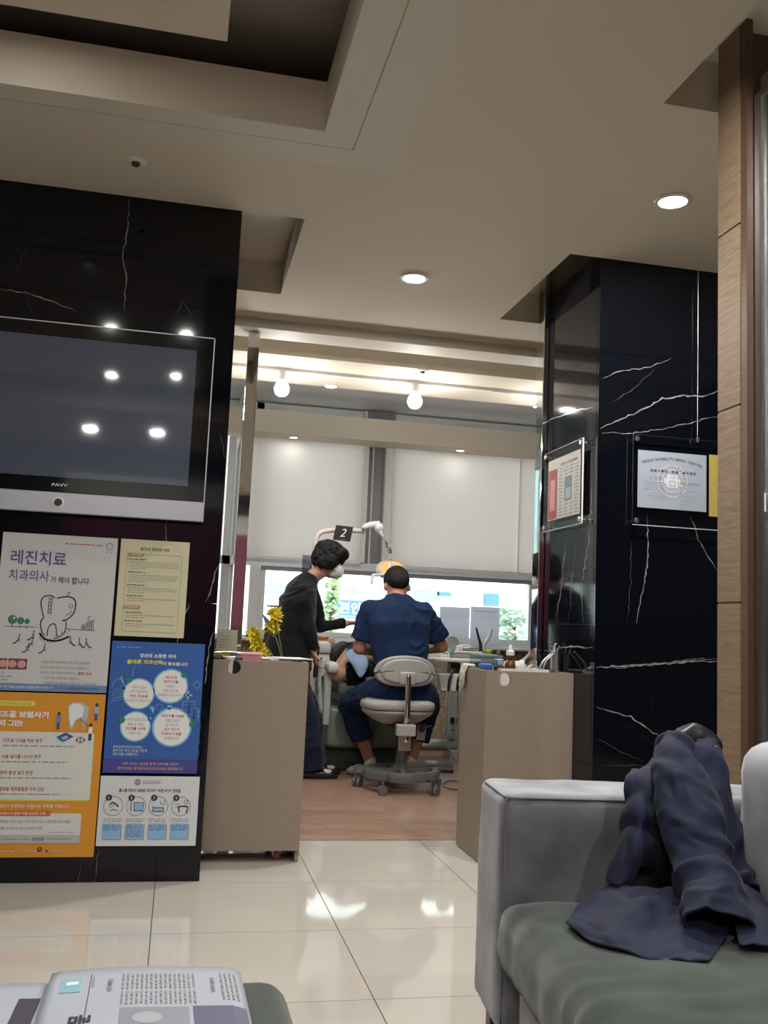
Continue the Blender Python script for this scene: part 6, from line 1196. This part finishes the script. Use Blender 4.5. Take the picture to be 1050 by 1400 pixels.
# ---- ottoman with newspapers
ot = thing('ottoman', 'dark green velvet ottoman in the foreground', 'ottoman', (-.24, 1.30, 0))
bm = B(); bx(bm, -.50, .455, -.42, .352, .12, .425, .045, 5); bmesh.ops.subdivide_edges(bm, edges=[e for e in bm.edges if e.calc_length() > .2], cuts=5, use_grid_fill=True)
bmesh.ops.triangulate(bm, faces=[f for f in bm.faces if len(f.verts) > 4]); bm.normal_update()
for v in bm.verts: v.co += v.normal*noise.noise(v.co*5)*.004
obj('cushion', bm, M_GREEN, ot, True)
for x in (-.44, .40):
    for y in (-.36, .29): bm = B(); bx(bm, x-.02, x+.02, y-.02, y+.02, 0, .13, .003); obj('leg', bm, M_DWOOD, ot)
def newspaper(name, lab, c, wd, dp, rz, th, fn, fold='right'):
    t = thing(name, lab, 'newspaper', c, (0, 0, rz)); n = 6
    for k in range(3):
        bm = B(); g = []
        for i in range(25):
            x = -wd/2+wd*i/24; row = []
            for j in range(9):
                y = -dp/2+dp*j/8; z = (k+.6)*th/3+.0022*math.sin(x*19+k)+.0015*noise.noise(V((x*7, y*7, k)))
                if x > wd/2-.03: z -= ((x-(wd/2-.03))/.03)**2*th*.6*(k+1)/3
                row.append(bm.verts.new((x, y+(.004*k if i % 24 else 0), z+.002)))
            g.append(row)
        for A, C2 in zip(g, g[1:]):
            for j in range(8): bm.faces.new((A[j], C2[j], C2[j+1], A[j+1]))
        o = obj('page', bm, M_PAPERN, t, True); s = o.modifiers.new('t', 'SOLIDIFY'); s.thickness = .0015; s.offset = -1
    e2 = bpy.data.objects.new('printed_side', None); h = Print(e2, wd, dp); h.z = .0003; fn(h)
    for b, m, nm in h.d.values():
        bmesh.ops.subdivide_edges(b, edges=[e for e in b.edges if e.calc_length() > .03], cuts=3, use_grid_fill=True)
        for v in b.verts: x, y = v.co.x, v.co.y; v.co.z += 2.6*th/3+.0022*math.sin(x*19+2)+.0015*noise.noise(V((x*7, y*7, 2)))+.0022-(((x-(wd/2-.03))/.03)**2*th*.6 if x > wd/2-.03 else 0)+.0004
        tag(obj(nm, b, m, t), kind='stuff')
    bpy.data.objects.remove(e2); return t
def np1(h):
    h.text('문', .19, .60, .10, M_INK, rot=PI/2, bold=.03); h.text('만', .19, .74, .10, M_INK, rot=PI/2, bold=.03)
    h.rect(.065, .10, .165, .27, ink('news_teal', (.22, .42, .48))); h.rect(.09, .14, .15, .18, I_WHT, lay=2); h.line([(.21, .06), (.21, .95)], .003, M_INK, name='printed_line_drawing')
    h.text('우리기계최선', .31, .22, .028, M_INK, rot=PI/2, bold=.01); h.words(.10, .22, .225, .007, I_GRY, vertical=True)
    for k in range(16): h.words(.08+.004*(k % 3), .27, .375+.024*k, .010, I_GRY, seed=k, name='printed_small_print', vertical=True); h.words(.30, .46, .375+.024*k, .010, I_GRY, seed=k+30, vertical=True)
    h.text('부정청탁·뇌물 범위', .83, .24, .024, M_INK, rot=PI/2, bold=.006)
    for k in range(4): h.words(.08, .42, .88+.025*k, .010, I_GRY, seed=k+60, vertical=True)
    h.rect(.37, .50, .70, .99, ink('news_photo', (.22, .23, .28))); h.rect(.72, .49, .985, .99, ink('news_dusk', (.09, .085, .15))); h.disc(.50, .62, .07, ink('news_pale', (.34, .35, .38)), lay=2)
def np2(h):
    h.rect(.60, .15, .72, .95, ink('news_dark', (.05, .04, .06))); h.text('NEWS'[::-1][::-1], .20, .62, .10, M_GREYINK, width=.30, bold=.01); h.words(.42, .52, .60, .008, I_GRY, seed=4)
np_b = newspaper('newspaper', 'folded newspaper lying under at the left end of the ottoman', (-.165, 1.435, .43), .30, .30, -.02, .010, lambda h: (h.rect(.42, .18, .52, .95, ink('news_dark', (.05, .04, .06))), h.text('W', .20, .66, .10, M_GREYINK, width=.10, bold=.01), h.words(.30, .42, .62, .008, I_GRY, seed=4)))
np_a = newspaper('newspaper', 'top newspaper with large vertical lettering and a teal picture', (-.005, 1.437, .444), .285, .31, .02, .014, np1)
